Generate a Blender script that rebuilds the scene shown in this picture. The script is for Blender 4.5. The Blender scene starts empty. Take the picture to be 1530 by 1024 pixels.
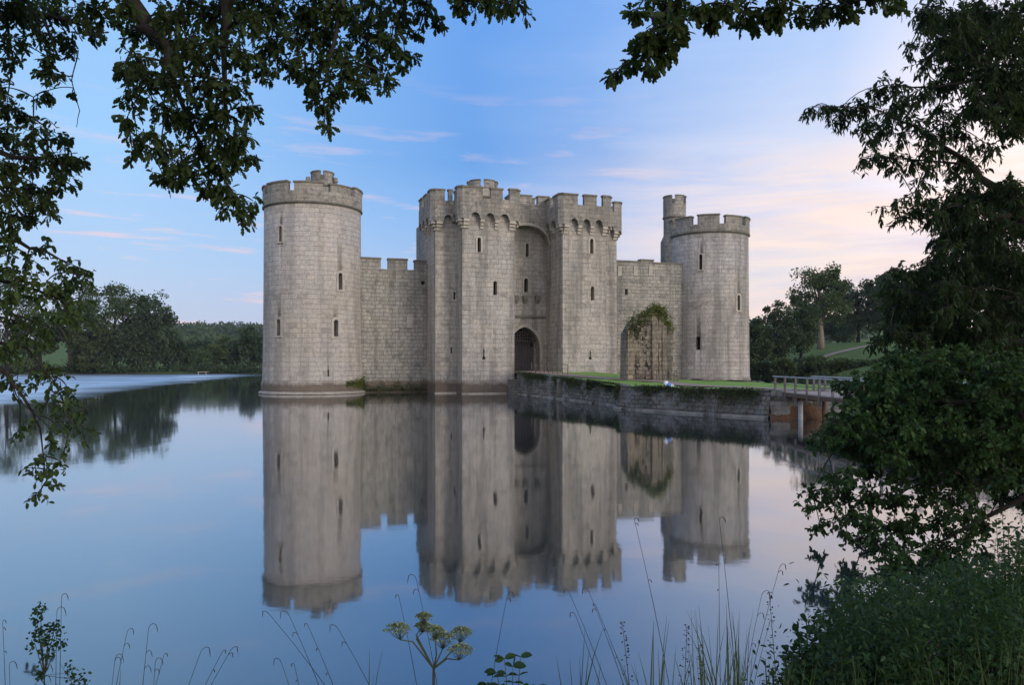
import bpy, bmesh, math, random
import numpy as np
from mathutils import Vector

sc = bpy.context.scene
col = sc.collection
R = math.radians
F = 1150.0          # focal length in pixels of the 1530 px wide photograph
CX, HY = 765.0, 542.0
CAMZ = 2.8

def P(px, py, Y):
    """point at depth Y seen along a given line of sight"""
    return np.array(((px - CX) / F * Y, Y, CAMZ + (HY - py) / F * Y))

# ------------------------------------------------------------------ materials
class NT:
    def __init__(s, tree):
        s.t = tree; tree.nodes.clear()
    def n(s, kind, **kw):
        nd = s.t.nodes.new(kind)
        for k, v in kw.items():
            if k.startswith('i_'):
                key = k[2:].replace('_', ' ')
                nd.inputs[key].default_value = v
            else:
                setattr(nd, k, v)
        return nd
    def l(s, a, b): s.t.links.new(a, b)
    def math(s, op, a, b=None, clamp=False):
        nd = s.t.nodes.new('ShaderNodeMath'); nd.operation = op; nd.use_clamp = clamp
        for i, x in enumerate((a, b)):
            if x is None: continue
            if hasattr(x, 'is_linked'): s.l(x, nd.inputs[i])
            else: nd.inputs[i].default_value = x
        return nd.outputs[0]
    def mix(s, fac, a, b, mode='MIX'):
        nd = s.t.nodes.new('ShaderNodeMix'); nd.data_type = 'RGBA'; nd.blend_type = mode
        for sock, x in ((nd.inputs[0], fac), (nd.inputs[6], a), (nd.inputs[7], b)):
            if hasattr(x, 'is_linked'): s.l(x, sock)
            elif isinstance(x, (int, float)): sock.default_value = x
            else: sock.default_value = (*x, 1)
        return nd.outputs[2]
    def ramp(s, x, stops, interp='LINEAR'):
        nd = s.t.nodes.new('ShaderNodeValToRGB'); cr = nd.color_ramp; cr.interpolation = interp
        while len(cr.elements) < len(stops): cr.elements.new(0.5)
        for e, (p, c) in zip(cr.elements, stops):
            e.position = p
            e.color = (*c, 1) if not isinstance(c, (int, float)) else (c, c, c, 1)
        s.l(x, nd.inputs[0]); return nd.outputs[0]
    def noise(s, vec, scale, detail=4, rough=0.55, dist=0.0, scl3=None):
        if scl3 is not None:
            mp = s.t.nodes.new('ShaderNodeMapping'); mp.inputs['Scale'].default_value = scl3
            s.l(vec, mp.inputs['Vector']); vec = mp.outputs[0]
        nd = s.t.nodes.new('ShaderNodeTexNoise')
        nd.inputs['Scale'].default_value = scale; nd.inputs['Detail'].default_value = detail
        nd.inputs['Roughness'].default_value = rough; nd.inputs['Distortion'].default_value = dist
        s.l(vec, nd.inputs['Vector']); return nd.outputs[0]

def newmat(name):
    m = bpy.data.materials.new(name); m.use_nodes = True
    g = NT(m.node_tree)
    out = g.n('ShaderNodeOutputMaterial')
    return m, g, out

def stone_mat(name, c1, c2, mortar, course=0.42, width=0.84, dark=0.35, lichen=0.3, waterline=True, joint=0.016, warm=0.25, patch=0.0):
    m, g, out = newmat(name)
    uv = g.n('ShaderNodeUVMap'); geo = g.n('ShaderNodeNewGeometry')
    pos = geo.outputs['Position']
    # wobble the courses slightly
    wob = g.n('ShaderNodeTexNoise', i_Scale=0.55, i_Detail=2.0); g.l(uv.outputs[0], wob.inputs['Vector'])
    vm = g.n('ShaderNodeVectorMath', operation='SCALE'); vm.inputs['Scale'].default_value = 0.16
    g.l(wob.outputs['Color'], vm.inputs[0])
    va = g.n('ShaderNodeVectorMath', operation='ADD'); g.l(uv.outputs[0], va.inputs[0]); g.l(vm.outputs[0], va.inputs[1])
    br = g.n('ShaderNodeTexBrick'); br.offset = 0.5; br.offset_frequency = 2; br.squash = 0.8; br.squash_frequency = 3
    br.inputs['Scale'].default_value = 1.0
    br.inputs['Color1'].default_value = (*c1, 1); br.inputs['Color2'].default_value = (*c2, 1); br.inputs['Mortar'].default_value = (*mortar, 1)
    br.inputs['Mortar Size'].default_value = joint; br.inputs['Mortar Smooth'].default_value = 0.3
    br.inputs['Brick Width'].default_value = width; br.inputs['Row Height'].default_value = course
    br.inputs['Bias'].default_value = -0.1
    g.l(va.outputs[0], br.inputs['Vector'])
    # only some joints stay open
    jn = g.noise(uv.outputs[0], 0.9, 3, 0.6)
    jm = g.ramp(jn, [(0.36, 0.12), (0.62, 1.0)])
    fac = g.math('MULTIPLY', g.math('MULTIPLY', br.outputs['Fac'], jm), 0.85)
    plain = g.mix(g.noise(uv.outputs[0], 1.7, 5, 0.65), c1, c2)
    base = g.mix(0.38, br.outputs['Color'], plain)
    base = g.mix(fac, base, mortar)
    # broad warm and cold patches of the ashlar
    n1 = g.noise(pos, 0.22, 4, 0.6)
    w = g.math('MULTIPLY', g.ramp(n1, [(0.42, 0), (0.62, 1)]), warm)
    base = g.mix(w, base, (c1[0] * 1.12, c1[1] * 0.98, c1[2] * 0.80))
    # odd replaced or darker stones, in courses
    br2 = g.n('ShaderNodeTexBrick'); br2.offset = 0.5; br2.offset_frequency = 2; br2.squash = 0.8; br2.squash_frequency = 3
    br2.inputs['Scale'].default_value = 1.0; br2.inputs['Color1'].default_value = (0, 0, 0, 1); br2.inputs['Color2'].default_value = (1, 1, 1, 1); br2.inputs['Mortar'].default_value = (.4, .4, .4, 1)
    br2.inputs['Mortar Size'].default_value = joint; br2.inputs['Brick Width'].default_value = width; br2.inputs['Row Height'].default_value = course; br2.inputs['Bias'].default_value = 0.0
    g.l(va.outputs[0], br2.inputs['Vector'])
    base = g.mix(g.ramp(br2.outputs['Color'], [(0.0, 0.55), (0.16, 0.0)]), base, (c2[0] * .62, c2[1] * .60, c2[2] * .56))
    base = g.mix(g.ramp(br2.outputs['Color'], [(0.86, 0.0), (1.0, 0.6)]), base, (c1[0] * 1.22, c1[1] * 1.16, c1[2] * 1.05))
    # rain streaks
    st = g.noise(pos, 1.0, 6, 0.66, 0.25, (1.0, 1.0, 0.075))
    sfac = g.math('MULTIPLY', g.ramp(st, [(0.46, 0), (0.62, 1)]), dark)
    base = g.mix(sfac, base, (0.115, 0.112, 0.098))
    # lichen and pitting
    sp = g.noise(pos, 1.3, 8, 0.72)
    lf = g.math('MULTIPLY', g.ramp(sp, [(0.53, 0), (0.60, 1)]), lichen)
    base = g.mix(lf, base, (0.085, 0.086, 0.072))
    sp2 = g.noise(pos, 5.0, 6, 0.7)
    base = g.mix(g.ramp(sp2, [(0.4, 0.45), (0.62, 0.0)]), base, (c2[0] * 0.55, c2[1] * 0.55, c2[2] * 0.55))
    if patch:
        pn = g.noise(pos, 0.55, 6, 0.7, 0.5)
        base = g.mix(g.math('MULTIPLY', g.ramp(pn, [(0.50, 0), (0.58, 1)]), patch), base, (0.27, 0.27, 0.265))
    if waterline:
        sx = g.n('ShaderNodeSeparateXYZ'); g.l(pos, sx.inputs[0])
        hz = g.math('ADD', sx.outputs[2], g.math('MULTIPLY', g.math('SUBTRACT', g.noise(pos, 0.7, 5, 0.7), 0.5), 1.4))
        wf = g.ramp(g.math('MULTIPLY', hz, 0.25), [(0.2, 1.0), (0.31, 0.0)])
        wc = g.mix(g.noise(pos, 1.6, 5, 0.7), (0.055, 0.06, 0.035), (0.17, 0.115, 0.085))
        base = g.mix(g.math('MULTIPLY', wf, 0.85), base, wc)
    b = g.n('ShaderNodeBsdfPrincipled'); b.inputs['Roughness'].default_value = 0.95
    b.inputs['Specular IOR Level'].default_value = 0.15
    g.l(base, b.inputs['Base Color'])
    hgt = g.math('SUBTRACT', g.math('MULTIPLY', sp2, 0.5), g.math('MULTIPLY', fac, 0.8))
    hgt = g.math('ADD', hgt, g.math('MULTIPLY', sp, 0.6))
    bp = g.n('ShaderNodeBump', i_Strength=0.8, i_Distance=0.05); g.l(hgt, bp.inputs['Height'])
    g.l(bp.outputs[0], b.inputs['Normal']); g.l(b.outputs[0], out.inputs[0])
    return m

def simple_mat(name, c1, c2, scale=4.0, rough=0.9, bump=0.3, scl3=None, spec=0.2, detail=6):
    m, g, out = newmat(name)
    tc = g.n('ShaderNodeNewGeometry')
    n = g.noise(tc.outputs['Position'], scale, detail, 0.65, 0.0, scl3)
    c = g.ramp(n, [(0.3, c1), (0.7, c2)])
    b = g.n('ShaderNodeBsdfPrincipled'); b.inputs['Roughness'].default_value = rough
    b.inputs['Specular IOR Level'].default_value = spec
    g.l(c, b.inputs['Base Color'])
    if bump:
        bp = g.n('ShaderNodeBump', i_Strength=bump, i_Distance=0.05); g.l(n, bp.inputs['Height']); g.l(bp.outputs[0], b.inputs['Normal'])
    g.l(b.outputs[0], out.inputs[0])
    return m

def leaf_mat(name, c1, c2, trans=0.35, clump=0.6, spec=0.14):
    m, g, out = newmat(name)
    geo = g.n('ShaderNodeNewGeometry')
    c = g.mix(geo.outputs['Random Per Island'], c1, c2)
    n = g.noise(geo.outputs['Position'], clump, 3, 0.6)
    c = g.mix(g.ramp(n, [(0.35, 0.0), (0.65, 0.7)]), c, tuple(x * y for x, y in zip(c2, (1.25, 1.2, 0.9))))
    b = g.n('ShaderNodeBsdfPrincipled'); b.inputs['Roughness'].default_value = 0.55
    b.inputs['Specular IOR Level'].default_value = spec
    g.l(c, b.inputs['Base Color'])
    t = g.n('ShaderNodeBsdfTranslucent'); g.l(g.mix(0.5, c, (0.11, 0.17, 0.02)), t.inputs['Color'])
    mx = g.n('ShaderNodeMixShader'); mx.inputs[0].default_value = trans
    g.l(b.outputs[0], mx.inputs[1]); g.l(t.outputs[0], mx.inputs[2]); g.l(mx.outputs[0], out.inputs[0])
    return m

M = {}
M['ashlar'] = stone_mat('ashlar_stone', (0.56, 0.52, 0.45), (0.40, 0.38, 0.34), (0.17, 0.155, 0.135), dark=0.35, lichen=0.22, joint=0.013)
M['ashlar_grey'] = stone_mat('weathered_grey_stone', (0.54, 0.505, 0.44), (0.36, 0.345, 0.31), (0.15, 0.14, 0.125), course=0.42, width=0.8, dark=0.55, lichen=0.35)
M['curtain'] = stone_mat('curtain_wall_stone', (0.46, 0.445, 0.385), (0.28, 0.275, 0.24), (0.10, 0.095, 0.08), course=0.36, width=0.75, dark=0.6, lichen=0.5, joint=0.024, warm=0.1)
M['parapet'] = stone_mat('lichen_covered_parapet_stone', (0.46, 0.43, 0.37), (0.27, 0.26, 0.225), (0.10, 0.095, 0.08), course=0.38, width=0.7, dark=0.55, lichen=0.6, waterline=False)
M['rubble'] = stone_mat('rubble_wall_stone', (0.26, 0.25, 0.23), (0.12, 0.12, 0.11), (0.05, 0.05, 0.04), course=0.24, width=0.42, dark=0.6, lichen=0.6, joint=0.03, warm=0.1, patch=0.45, waterline=False)
M['ruin'] = stone_mat('ruin_stone', (0.34, 0.30, 0.235), (0.15, 0.135, 0.105), (0.06, 0.055, 0.045), course=0.33, width=0.6, dark=0.7, lichen=0.5, waterline=False, joint=0.03)
M['trim'] = simple_mat('dressed_stone', (0.33, 0.305, 0.255), (0.50, 0.46, 0.385), 2.0, 0.9, 0.4)
M['coping'] = simple_mat('dark_coping_stone', (0.11, 0.105, 0.085), (0.22, 0.205, 0.165), 2.2, 0.95, 0.5)
M['limeline'] = simple_mat('pale_plinth_stone', (0.22, 0.20, 0.165), (0.52, 0.48, 0.40), 0.9, 0.9, 0.3)
M['ledge'] = simple_mat('weathered_ledge_stone', (0.07, 0.07, 0.06), (0.40, 0.38, 0.33), 1.1, 0.95, 0.5)
M['fence_wood'] = simple_mat('grey_brown_fence', (0.09, 0.075, 0.06), (0.20, 0.17, 0.14), 3, 0.9, 0.3)
M['post_wood'] = simple_mat('weathered_post_timber', (0.09, 0.085, 0.08), (0.20, 0.19, 0.18), 3, 0.85, 0.3, (3, 3, .6))
M['dark'] = simple_mat('painted_shade', (0.006, 0.006, 0.006), (0.012, 0.011, 0.010), 2, 1.0, 0)  # near-black colour standing in for the shade inside openings
M['oak_door'] = simple_mat('old_oak_boards', (0.06, 0.055, 0.055), (0.13, 0.115, 0.11), 5.0, 0.85, 0.6, (6, 6, 0.5))
M['iron'] = simple_mat('rusty_iron', (0.05, 0.04, 0.035), (0.11, 0.09, 0.08), 6, 0.8, 0.2)
M['rail_wood'] = simple_mat('silvered_timber', (0.30, 0.31, 0.32), (0.48, 0.49, 0.50), 3, 0.8, 0.3, (1, 1, 4))
M['deck_wood'] = simple_mat('deck_boards', (0.34, 0.27, 0.22), (0.50, 0.41, 0.34), 3, 0.85, 0.3, (1, 8, 1))
M['brown_wood'] = simple_mat('brown_timber', (0.10, 0.06, 0.04), (0.2, 0.13, 0.09), 3, 0.85, 0.4, (3, 3, .5))
M['earth'] = simple_mat('orange_brown_earth', (0.035, 0.028, 0.02), (0.17, 0.095, 0.05), 0.9, 0.95, 0.6)
M['lawn'] = simple_mat('mown_grass', (0.16, 0.27, 0.045), (0.27, 0.39, 0.085), 1.1, 0.9, 0.5, spec=0.1, detail=9)
M['path'] = simple_mat('sandy_path', (0.28, 0.20, 0.14), (0.42, 0.32, 0.24), 2.5, 0.95, 0.4)
M['bark'] = simple_mat('dark_bark', (0.014, 0.012, 0.010), (0.045, 0.038, 0.031), 5, 0.95, 0.8, (1, 1, 0.3))
M['pale_bark'] = simple_mat('pale_bark', (0.13, 0.105, 0.08), (0.25, 0.205, 0.16), 3, 0.95, 0.6, (1, 1, 0.3))
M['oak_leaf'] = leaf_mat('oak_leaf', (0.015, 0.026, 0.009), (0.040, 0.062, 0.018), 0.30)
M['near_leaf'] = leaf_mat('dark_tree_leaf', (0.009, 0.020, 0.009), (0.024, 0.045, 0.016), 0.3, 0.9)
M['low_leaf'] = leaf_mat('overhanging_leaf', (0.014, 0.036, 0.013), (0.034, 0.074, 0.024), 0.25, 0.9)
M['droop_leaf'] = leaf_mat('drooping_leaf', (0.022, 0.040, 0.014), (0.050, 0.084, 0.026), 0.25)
M['far_leaf'] = leaf_mat('far_leaf_green', (0.044, 0.072, 0.032), (0.086, 0.126, 0.054), 0.25, 0.25)
M['far_leaf_dark'] = leaf_mat('far_leaf_dark', (0.033, 0.056, 0.032), (0.066, 0.098, 0.048), 0.2, 0.25)
M['far_leaf_light'] = leaf_mat('far_leaf_light', (0.042, 0.066, 0.024), (0.075, 0.105, 0.038), 0.25, 0.3)
M['shrub_leaf'] = leaf_mat('shrub_leaf', (0.020, 0.048, 0.016), (0.048, 0.098, 0.032), 0.28, 2.0)
M['shrub_leaf_dark'] = leaf_mat('shrub_leaf_dark', (0.010, 0.027, 0.012), (0.030, 0.066, 0.025), 0.25, 2.0)
M['blade'] = leaf_mat('grass_blade', (0.022, 0.036, 0.016), (0.055, 0.078, 0.032), 0.2, 2.0)
M['dry_stem'] = simple_mat('dry_stem', (0.018, 0.019, 0.014), (0.045, 0.042, 0.030), 8, 0.8, 0)
M['green_stem'] = simple_mat('green_stem', (0.04, 0.05, 0.03), (0.08, 0.09, 0.05), 8, 0.7, 0)
M['umbel'] = simple_mat('umbel_florets', (0.10, 0.14, 0.06), (0.26, 0.30, 0.17), 40, 0.8, 0)
M['purple'] = simple_mat('purple_flower', (0.16, 0.05, 0.18), (0.30, 0.11, 0.30), 20, 0.8, 0)
M['ivy'] = leaf_mat('wall_weed_leaf', (0.055, 0.075, 0.018), (0.13, 0.16, 0.035), 0.2, 1.0)
M['ivy_dark'] = leaf_mat('dark_weed_leaf', (0.03, 0.045, 0.018), (0.07, 0.09, 0.03), 0.2, 1.0)
M['cloth_white'] = simple_mat('white_cloth', (0.7, 0.7, 0.72), (0.82, 0.82, 0.84), 6, 0.8, 0.2)
M['cloth_blue'] = simple_mat('blue_cloth', (0.10, 0.22, 0.55), (0.16, 0.30, 0.65), 6, 0.8, 0.2)

# ------------------------------------------------------------------ objects
def tag(o, label=None, cat=None, group=None, kind=None):
    if label: o['label'] = label
    if cat: o['category'] = cat
    if group: o['group'] = group
    if kind: o['kind'] = kind
    return o

def empty(name, loc, label=None, cat=None, group=None):
    o = bpy.data.objects.new(name, None); col.objects.link(o); o.location = loc
    o.empty_display_size = 0.3
    return tag(o, label, cat, group)

def wloc(o):
    v = Vector((0, 0, 0))
    while o is not None: v = v + o.location; o = o.parent
    return v

class MB:
    """collects faces in world coordinates; build() links ONE mesh object"""
    def __init__(s): s.v = []; s.f = []; s.uv = []; s.mi = []; s.sm = []
    def face(s, pts, uv=None, mi=0, smooth=False):
        i = len(s.v); pts = [tuple(map(float, p)) for p in pts]
        s.v += pts; s.f.append(tuple(range(i, i + len(pts))))
        if uv is None:
            n = np.zeros(3)
            for k in range(len(pts)):
                a = np.array(pts[k]); b = np.array(pts[(k + 1) % len(pts)])
                n += np.cross(a, b)
            n /= (np.linalg.norm(n) + 1e-9)
            if abs(n[2]) > 0.75: uv = [(p[0], p[1]) for p in pts]
            else:
                h = np.array((-n[1], n[0])); h /= (np.linalg.norm(h) + 1e-9)
                uv = [(p[0] * h[0] + p[1] * h[1], p[2]) for p in pts]
        s.uv.append(uv); s.mi.append(mi); s.sm.append(smooth)
    def prism(s, poly, z0, z1, mi=0, top=True, bot=True, ztop=None):
        """poly: ccw list of (x,y)"""
        n = len(poly); u = 0.0
        for i in range(n):
            a, b = poly[i], poly[(i + 1) % n]
            L = math.hypot(b[0] - a[0], b[1] - a[1])
            s.face([(a[0], a[1], z0), (b[0], b[1], z0), (b[0], b[1], z1), (a[0], a[1], z1)],
                   [(u, z0), (u + L, z0), (u + L, z1), (u, z1)], mi)
            u += L
        if top: s.face([(p[0], p[1], z1) for p in poly], None, mi)
        if bot: s.face([(p[0], p[1], z0) for p in reversed(poly)], None, mi)
    def lathe(s, c, prof, n=96, mi=0, a0=0.0, a1=2 * math.pi, smooth=True, cap=True):
        """prof: (r, z) bottom to top"""
        full = abs(a1 - a0 - 2 * math.pi) < 1e-6
        for j in range(n):
            t0 = a0 + (a1 - a0) * j / n; t1 = a0 + (a1 - a0) * (j + 1) / n
            for (r0, z0), (r1, z1) in zip(prof[:-1], prof[1:]):
                rr = max(r0, r1)
                s.face([(c[0] + r0 * math.cos(t0), c[1] + r0 * math.sin(t0), z0), (c[0] + r0 * math.cos(t1), c[1] + r0 * math.sin(t1), z0),
                        (c[0] + r1 * math.cos(t1), c[1] + r1 * math.sin(t1), z1), (c[0] + r1 * math.cos(t0), c[1] + r1 * math.sin(t0), z1)],
                       [(t0 * rr, z0), (t1 * rr, z0), (t1 * rr, z1 + (rr - r1 if z1 == z0 else 0)), (t0 * rr, z1 + (rr - r1 if z1 == z0 else 0))], mi, smooth)
        if cap and full:
            r, z = prof[-1]
            s.face([(c[0] + r * math.cos(2 * math.pi * j / n), c[1] + r * math.sin(2 * math.pi * j / n), z) for j in range(n)], None, mi)
    def arcblock(s, c, r0, r1, a0, a1, z0, z1, n=10, mi=0, jag=None):
        """solid curved block between radii r0<r1 and angles a0<a1"""
        def pt(r, a, z): return (c[0] + r * math.cos(a), c[1] + r * math.sin(a), z)
        for j in range(n):
            t0 = a0 + (a1 - a0) * j / n; t1 = a0 + (a1 - a0) * (j + 1) / n
            s.face([pt(r1, t0, z0), pt(r1, t1, z0), pt(r1, t1, z1), pt(r1, t0, z1)], [(t0 * r1, z0), (t1 * r1, z0), (t1 * r1, z1), (t0 * r1, z1)], mi)
            s.face([pt(r0, t1, z0), pt(r0, t0, z0), pt(r0, t0, z1), pt(r0, t1, z1)], [(t1 * r1, z0), (t0 * r1, z0), (t0 * r1, z1), (t1 * r1, z1)], mi)
            s.face([pt(r0, t0, z1), pt(r1, t0, z1), pt(r1, t1, z1), pt(r0, t1, z1)], None, mi)
            s.face([pt(r0, t1, z0), pt(r1, t1, z0), pt(r1, t0, z0), pt(r0, t0, z0)], None, mi)
        s.face([pt(r1, a0, z0), pt(r1, a0, z1), pt(r0, a0, z1), pt(r0, a0, z0)], None, mi)
        s.face([pt(r0, a1, z0), pt(r0, a1, z1), pt(r1, a1, z1), pt(r1, a1, z0)], None, mi)
    def tube(s, pts, rad, n=6, mi=0, cap=True):
        pts = [np.array(p, float) for p in pts]; m = len(pts)
        rad = [rad] * m if isinstance(rad, (int, float)) else list(rad)
        rings = []; up = None
        for i in range(m):
            d = pts[min(i + 1, m - 1)] - pts[max(i - 1, 0)]; d = d / (np.linalg.norm(d) + 1e-9)
            if up is None: up = np.array((0.31, 0.17, 0.9)) if abs(d[2]) < 0.9 else np.array((1.0, 0.1, 0))
            e1 = np.cross(d, up); e1 /= (np.linalg.norm(e1) + 1e-9); e2 = np.cross(e1, d); up = e2
            rings.append([pts[i] + rad[i] * (math.cos(2 * math.pi * k / n) * e1 + math.sin(2 * math.pi * k / n) * e2) for k in range(n)])
        base = len(s.v)
        for r in rings: s.v += [tuple(p) for p in r]
        for i in range(m - 1):
            for k in range(n):
                k2 = (k + 1) % n
                s.f.append((base + i * n + k, base + i * n + k2, base + (i + 1) * n + k2, base + (i + 1) * n + k))
                s.uv.append([(k * .1, i * .3), (k * .1 + .1, i * .3), (k * .1 + .1, i * .3 + .3), (k * .1, i * .3 + .3)]); s.mi.append(mi); s.sm.append(True)
        if cap:
            for i0, rev in ((0, True), ((m - 1) * n, False)):
                ids = [base + i0 + k for k in range(n)]
                if rev: ids.reverse()
                s.f.append(tuple(ids)); s.uv.append([(0, 0)] * n); s.mi.append(mi); s.sm.append(False)
    def obox(s, o, ax, ay, az, mi=0):
        """box from corner o along three edge vectors"""
        o, ax, ay, az = (np.array(q, float) for q in (o, ax, ay, az))
        if np.dot(np.cross(ax, ay), az) < 0: ax, ay = ay, ax
        c = lambda i, j, k: o + i * ax + j * ay + k * az
        for q in (((0,0,0),(0,1,0),(1,1,0),(1,0,0)), ((0,0,1),(1,0,1),(1,1,1),(0,1,1)), ((0,0,0),(1,0,0),(1,0,1),(0,0,1)),
                  ((1,0,0),(1,1,0),(1,1,1),(1,0,1)), ((1,1,0),(0,1,0),(0,1,1),(1,1,1)), ((0,1,0),(0,0,0),(0,0,1),(0,1,1))):
            s.face([c(*t) for t in q], None, mi)
    def build(s, name, mats, parent=None, weld=False, bevel=0.0):
        me = bpy.data.meshes.new(name)
        w = wloc(parent) if parent is not None else Vector((0, 0, 0))
        v = np.array(s.v) - np.array(w)
        me.from_pydata(v.tolist(), [], s.f)
        uvl = me.uv_layers.new(name='UVMap')
        flat = [c for f in s.uv for p in f for c in p]
        uvl.data.foreach_set('uv', flat)
        for m in (mats if isinstance(mats, (list, tuple)) else [mats]): me.materials.append(m)
        me.polygons.foreach_set('material_index', s.mi); me.polygons.foreach_set('use_smooth', s.sm)
        if weld:
            bm = bmesh.new(); bm.from_mesh(me); bmesh.ops.remove_doubles(bm, verts=bm.verts, dist=1e-4); bm.to_mesh(me); bm.free()
        me.update()
        o = bpy.data.objects.new(name, me); col.objects.link(o)
        if parent is not None: o.parent = parent
        return o

def cut(o, cutter_mb):
    """subtract a cutter from a mesh (applied at once)"""
    c = cutter_mb.build('cutter', M['trim'], None, weld=True)
    c.location = -wloc(o) * 0
    md = o.modifiers.new('b', 'BOOLEAN'); md.operation = 'DIFFERENCE'; md.object = c; md.solver = 'EXACT'
    bpy.context.view_layer.update()
    dg = bpy.context.evaluated_depsgraph_get()
    me = bpy.data.meshes.new_from_object(o.evaluated_get(dg))
    o.modifiers.clear(); old = o.data; o.data = me; me.name = old.name
    bpy.data.objects.remove(c)

# fast mesh of many copies of one flat leaf
LEAF = {}
def _tmpl(half, fold):
    """half: outline of the right half from base to tip (x along, y across)"""
    pts = [(x, y, abs(y) * fold) for x, y in half]
    left = [(x, -y, abs(y) * fold) for x, y in half[1:-1]]
    v = np.array(pts + left); n = len(half)
    fa = list(range(n)); fb = [0] + [n - 1] + list(range(n + len(left) - 1, n - 1, -1))
    return v, [fa, fb]
LEAF['oak'] = _tmpl([(0, 0), (.12, .05), (.25, .16), (.33, .10), (.48, .25), (.58, .15), (.75, .26), (.84, .16), (.97, .12), (1, 0)], 0.25)
LEAF['lance'] = _tmpl([(0, 0), (.25, .16), (.55, .17), (.85, .07), (1, 0)], 0.3)
LEAF['oval'] = _tmpl([(0, 0), (.2, .22), (.5, .32), (.8, .22), (1, 0)], 0.3)
LEAF['clump'] = _tmpl([(0, 0), (.15, .36), (.55, .5), (.9, .28), (1, 0)], 0.45)
LEAF['thin'] = _tmpl([(0, 0), (.3, .07), (.7, .06), (1, 0)], 0.3)

def leaf_object(name, pos, dirs, size, kind, mats, parent, rng, extra=None, upbias=0.6):
    pos = np.asarray(pos, float); dirs = np.asarray(dirs, float); N = len(pos)
    tv, tf = LEAF[kind]; k = len(tv)
    d = dirs / (np.linalg.norm(dirs, axis=1, keepdims=True) + 1e-9)
    up = rng.normal(size=(N, 3)) * (1 - upbias) + np.array((0, 0, 1.0)) * upbias
    y = np.cross(up, d); y /= (np.linalg.norm(y, axis=1, keepdims=True) + 1e-9); z = np.cross(d, y)
    size = np.broadcast_to(np.asarray(size, float), (N,))
    w = wloc(parent) if parent is not None else Vector((0, 0, 0))
    wdt = rng.uniform(0.8, 1.25, N)
    V = (pos[:, None, :] + size[:, None, None] * (tv[None, :, 0, None] * d[:, None, :] + (tv[None, :, 1, None] * wdt[:, None, None]) * y[:, None, :]
         + tv[None, :, 2, None] * z[:, None, :] - (tv[None, :, 0, None] ** 2) * 0.18 * np.array((0, 0, 1.0)))) - np.array(w)
    V = V.reshape(-1, 3)
    loops = np.concatenate([np.concatenate([np.array(f) for f in tf])[None, :] + (np.arange(N) * k)[:, None]], axis=0).reshape(-1)
    lens = np.tile(np.array([len(f) for f in tf]), N)
    mi = np.zeros(len(lens), int)
    if extra is not None and len(extra.v):
        base = len(V); V = np.concatenate([V, np.array(extra.v) - np.array(w)])
        el = np.concatenate([np.array(f) for f in extra.f]) + base
        loops = np.concatenate([loops, el]); lens = np.concatenate([lens, [len(f) for f in extra.f]]); mi = np.concatenate([mi, np.ones(len(extra.f), int)])
    me = bpy.data.meshes.new(name)
    me.vertices.add(len(V)); me.vertices.foreach_set('co', V.astype(np.float32).ravel())
    me.loops.add(len(loops)); me.loops.foreach_set('vertex_index', loops.astype(np.int32))
    me.polygons.add(len(lens)); starts = np.concatenate([[0], np.cumsum(lens)[:-1]])
    me.polygons.foreach_set('loop_start', starts.astype(np.int32))
    try: me.polygons.foreach_set('loop_total', lens.astype(np.int32))
    except Exception: pass
    for m in (mats if isinstance(mats, (list, tuple)) else [mats]): me.materials.append(m)
    me.polygons.foreach_set('material_index', mi.astype(np.int32))
    me.update(calc_edges=True); me.validate()
    o = bpy.data.objects.new(name, me); col.objects.link(o)
    if parent is not None: o.parent = parent
    return o
# ------------------------------------------------------------------ castle
rng = np.random.default_rng(7)
TL = np.array((-18.35, 71.0)); TR = np.array((21.5, 84.0))
U = (TR - TL) / np.linalg.norm(TR - TL); NV = np.array((U[1], -U[0]))      # along the front, out of the front
def L2(s, t): return TL + s * U + t * NV
def LP(s, t, z): q = L2(s, t); return np.array((q[0], q[1], z))
ZV = np.array((0, 0, 1.0))

castle = empty('castle', (float(L2(22, 0)[0]), float(L2(22, 0)[1]), 0),
               'grey stone castle with round corner towers and battlements standing in the moat', 'castle')

def hit_circle(px, py, c, r):
    d = np.array(((px - CX) / F, 1.0)); 
    b = -2 * d.dot(c); a = d.dot(d); cc = c.dot(c) - r * r
    Y = (-b - math.sqrt(max(b * b - 4 * a * cc, 0))) / (2 * a)
    p = d * Y; n = (p - c) / r
    return np.array((p[0], p[1], CAMZ + (HY - py) / F * Y)), np.array((n[0], n[1], 0)), Y
def hit_t(px, py, t):
    q = (px - CX) / F; o = TL + t * NV
    s = (q * o[1] - o[0]) / (U[0] - q * U[1]); p = o + s * U
    return np.array((p[0], p[1], CAMZ + (HY - py) / F * p[1])), np.array((NV[0], NV[1], 0)), p[1]

def outline(w, h, top='round', n=7):
    """ccw outline of an opening, bottom centre at the origin"""
    if top == 'flat': return [(-w/2, 0), (w/2, 0), (w/2, h), (-w/2, h)]
    pts = [(-w/2, 0), (w/2, 0)]
    if top == 'round':
        r = w / 2
        pts += [(r * math.cos(math.pi * k / n), h - r + r * math.sin(math.pi * k / n)) for k in range(n + 1)]
    elif top == 'pointed':
        rise = w * 0.62
        for k in range(n + 1):
            x = w / 2 * (1 - k / n); pts.append((x, h - rise + rise * math.sqrt(max(0, 1 - (x / (w/2)) ** 2)) ** 1.0 * (0.86 + 0.14 * k / n)))
        pts += [(-x, y) for x, y in reversed(pts[2:-1])]
    elif top == 'key':
        r = w * 1.15
        pts = [(-w/2, 0.0)]
        pts = [(r * math.sin(a), r - r * math.cos(a)) for a in np.linspace(-2.7, 2.7, 11)] + [(w/2, h), (-w/2, h)]
    return pts

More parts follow.
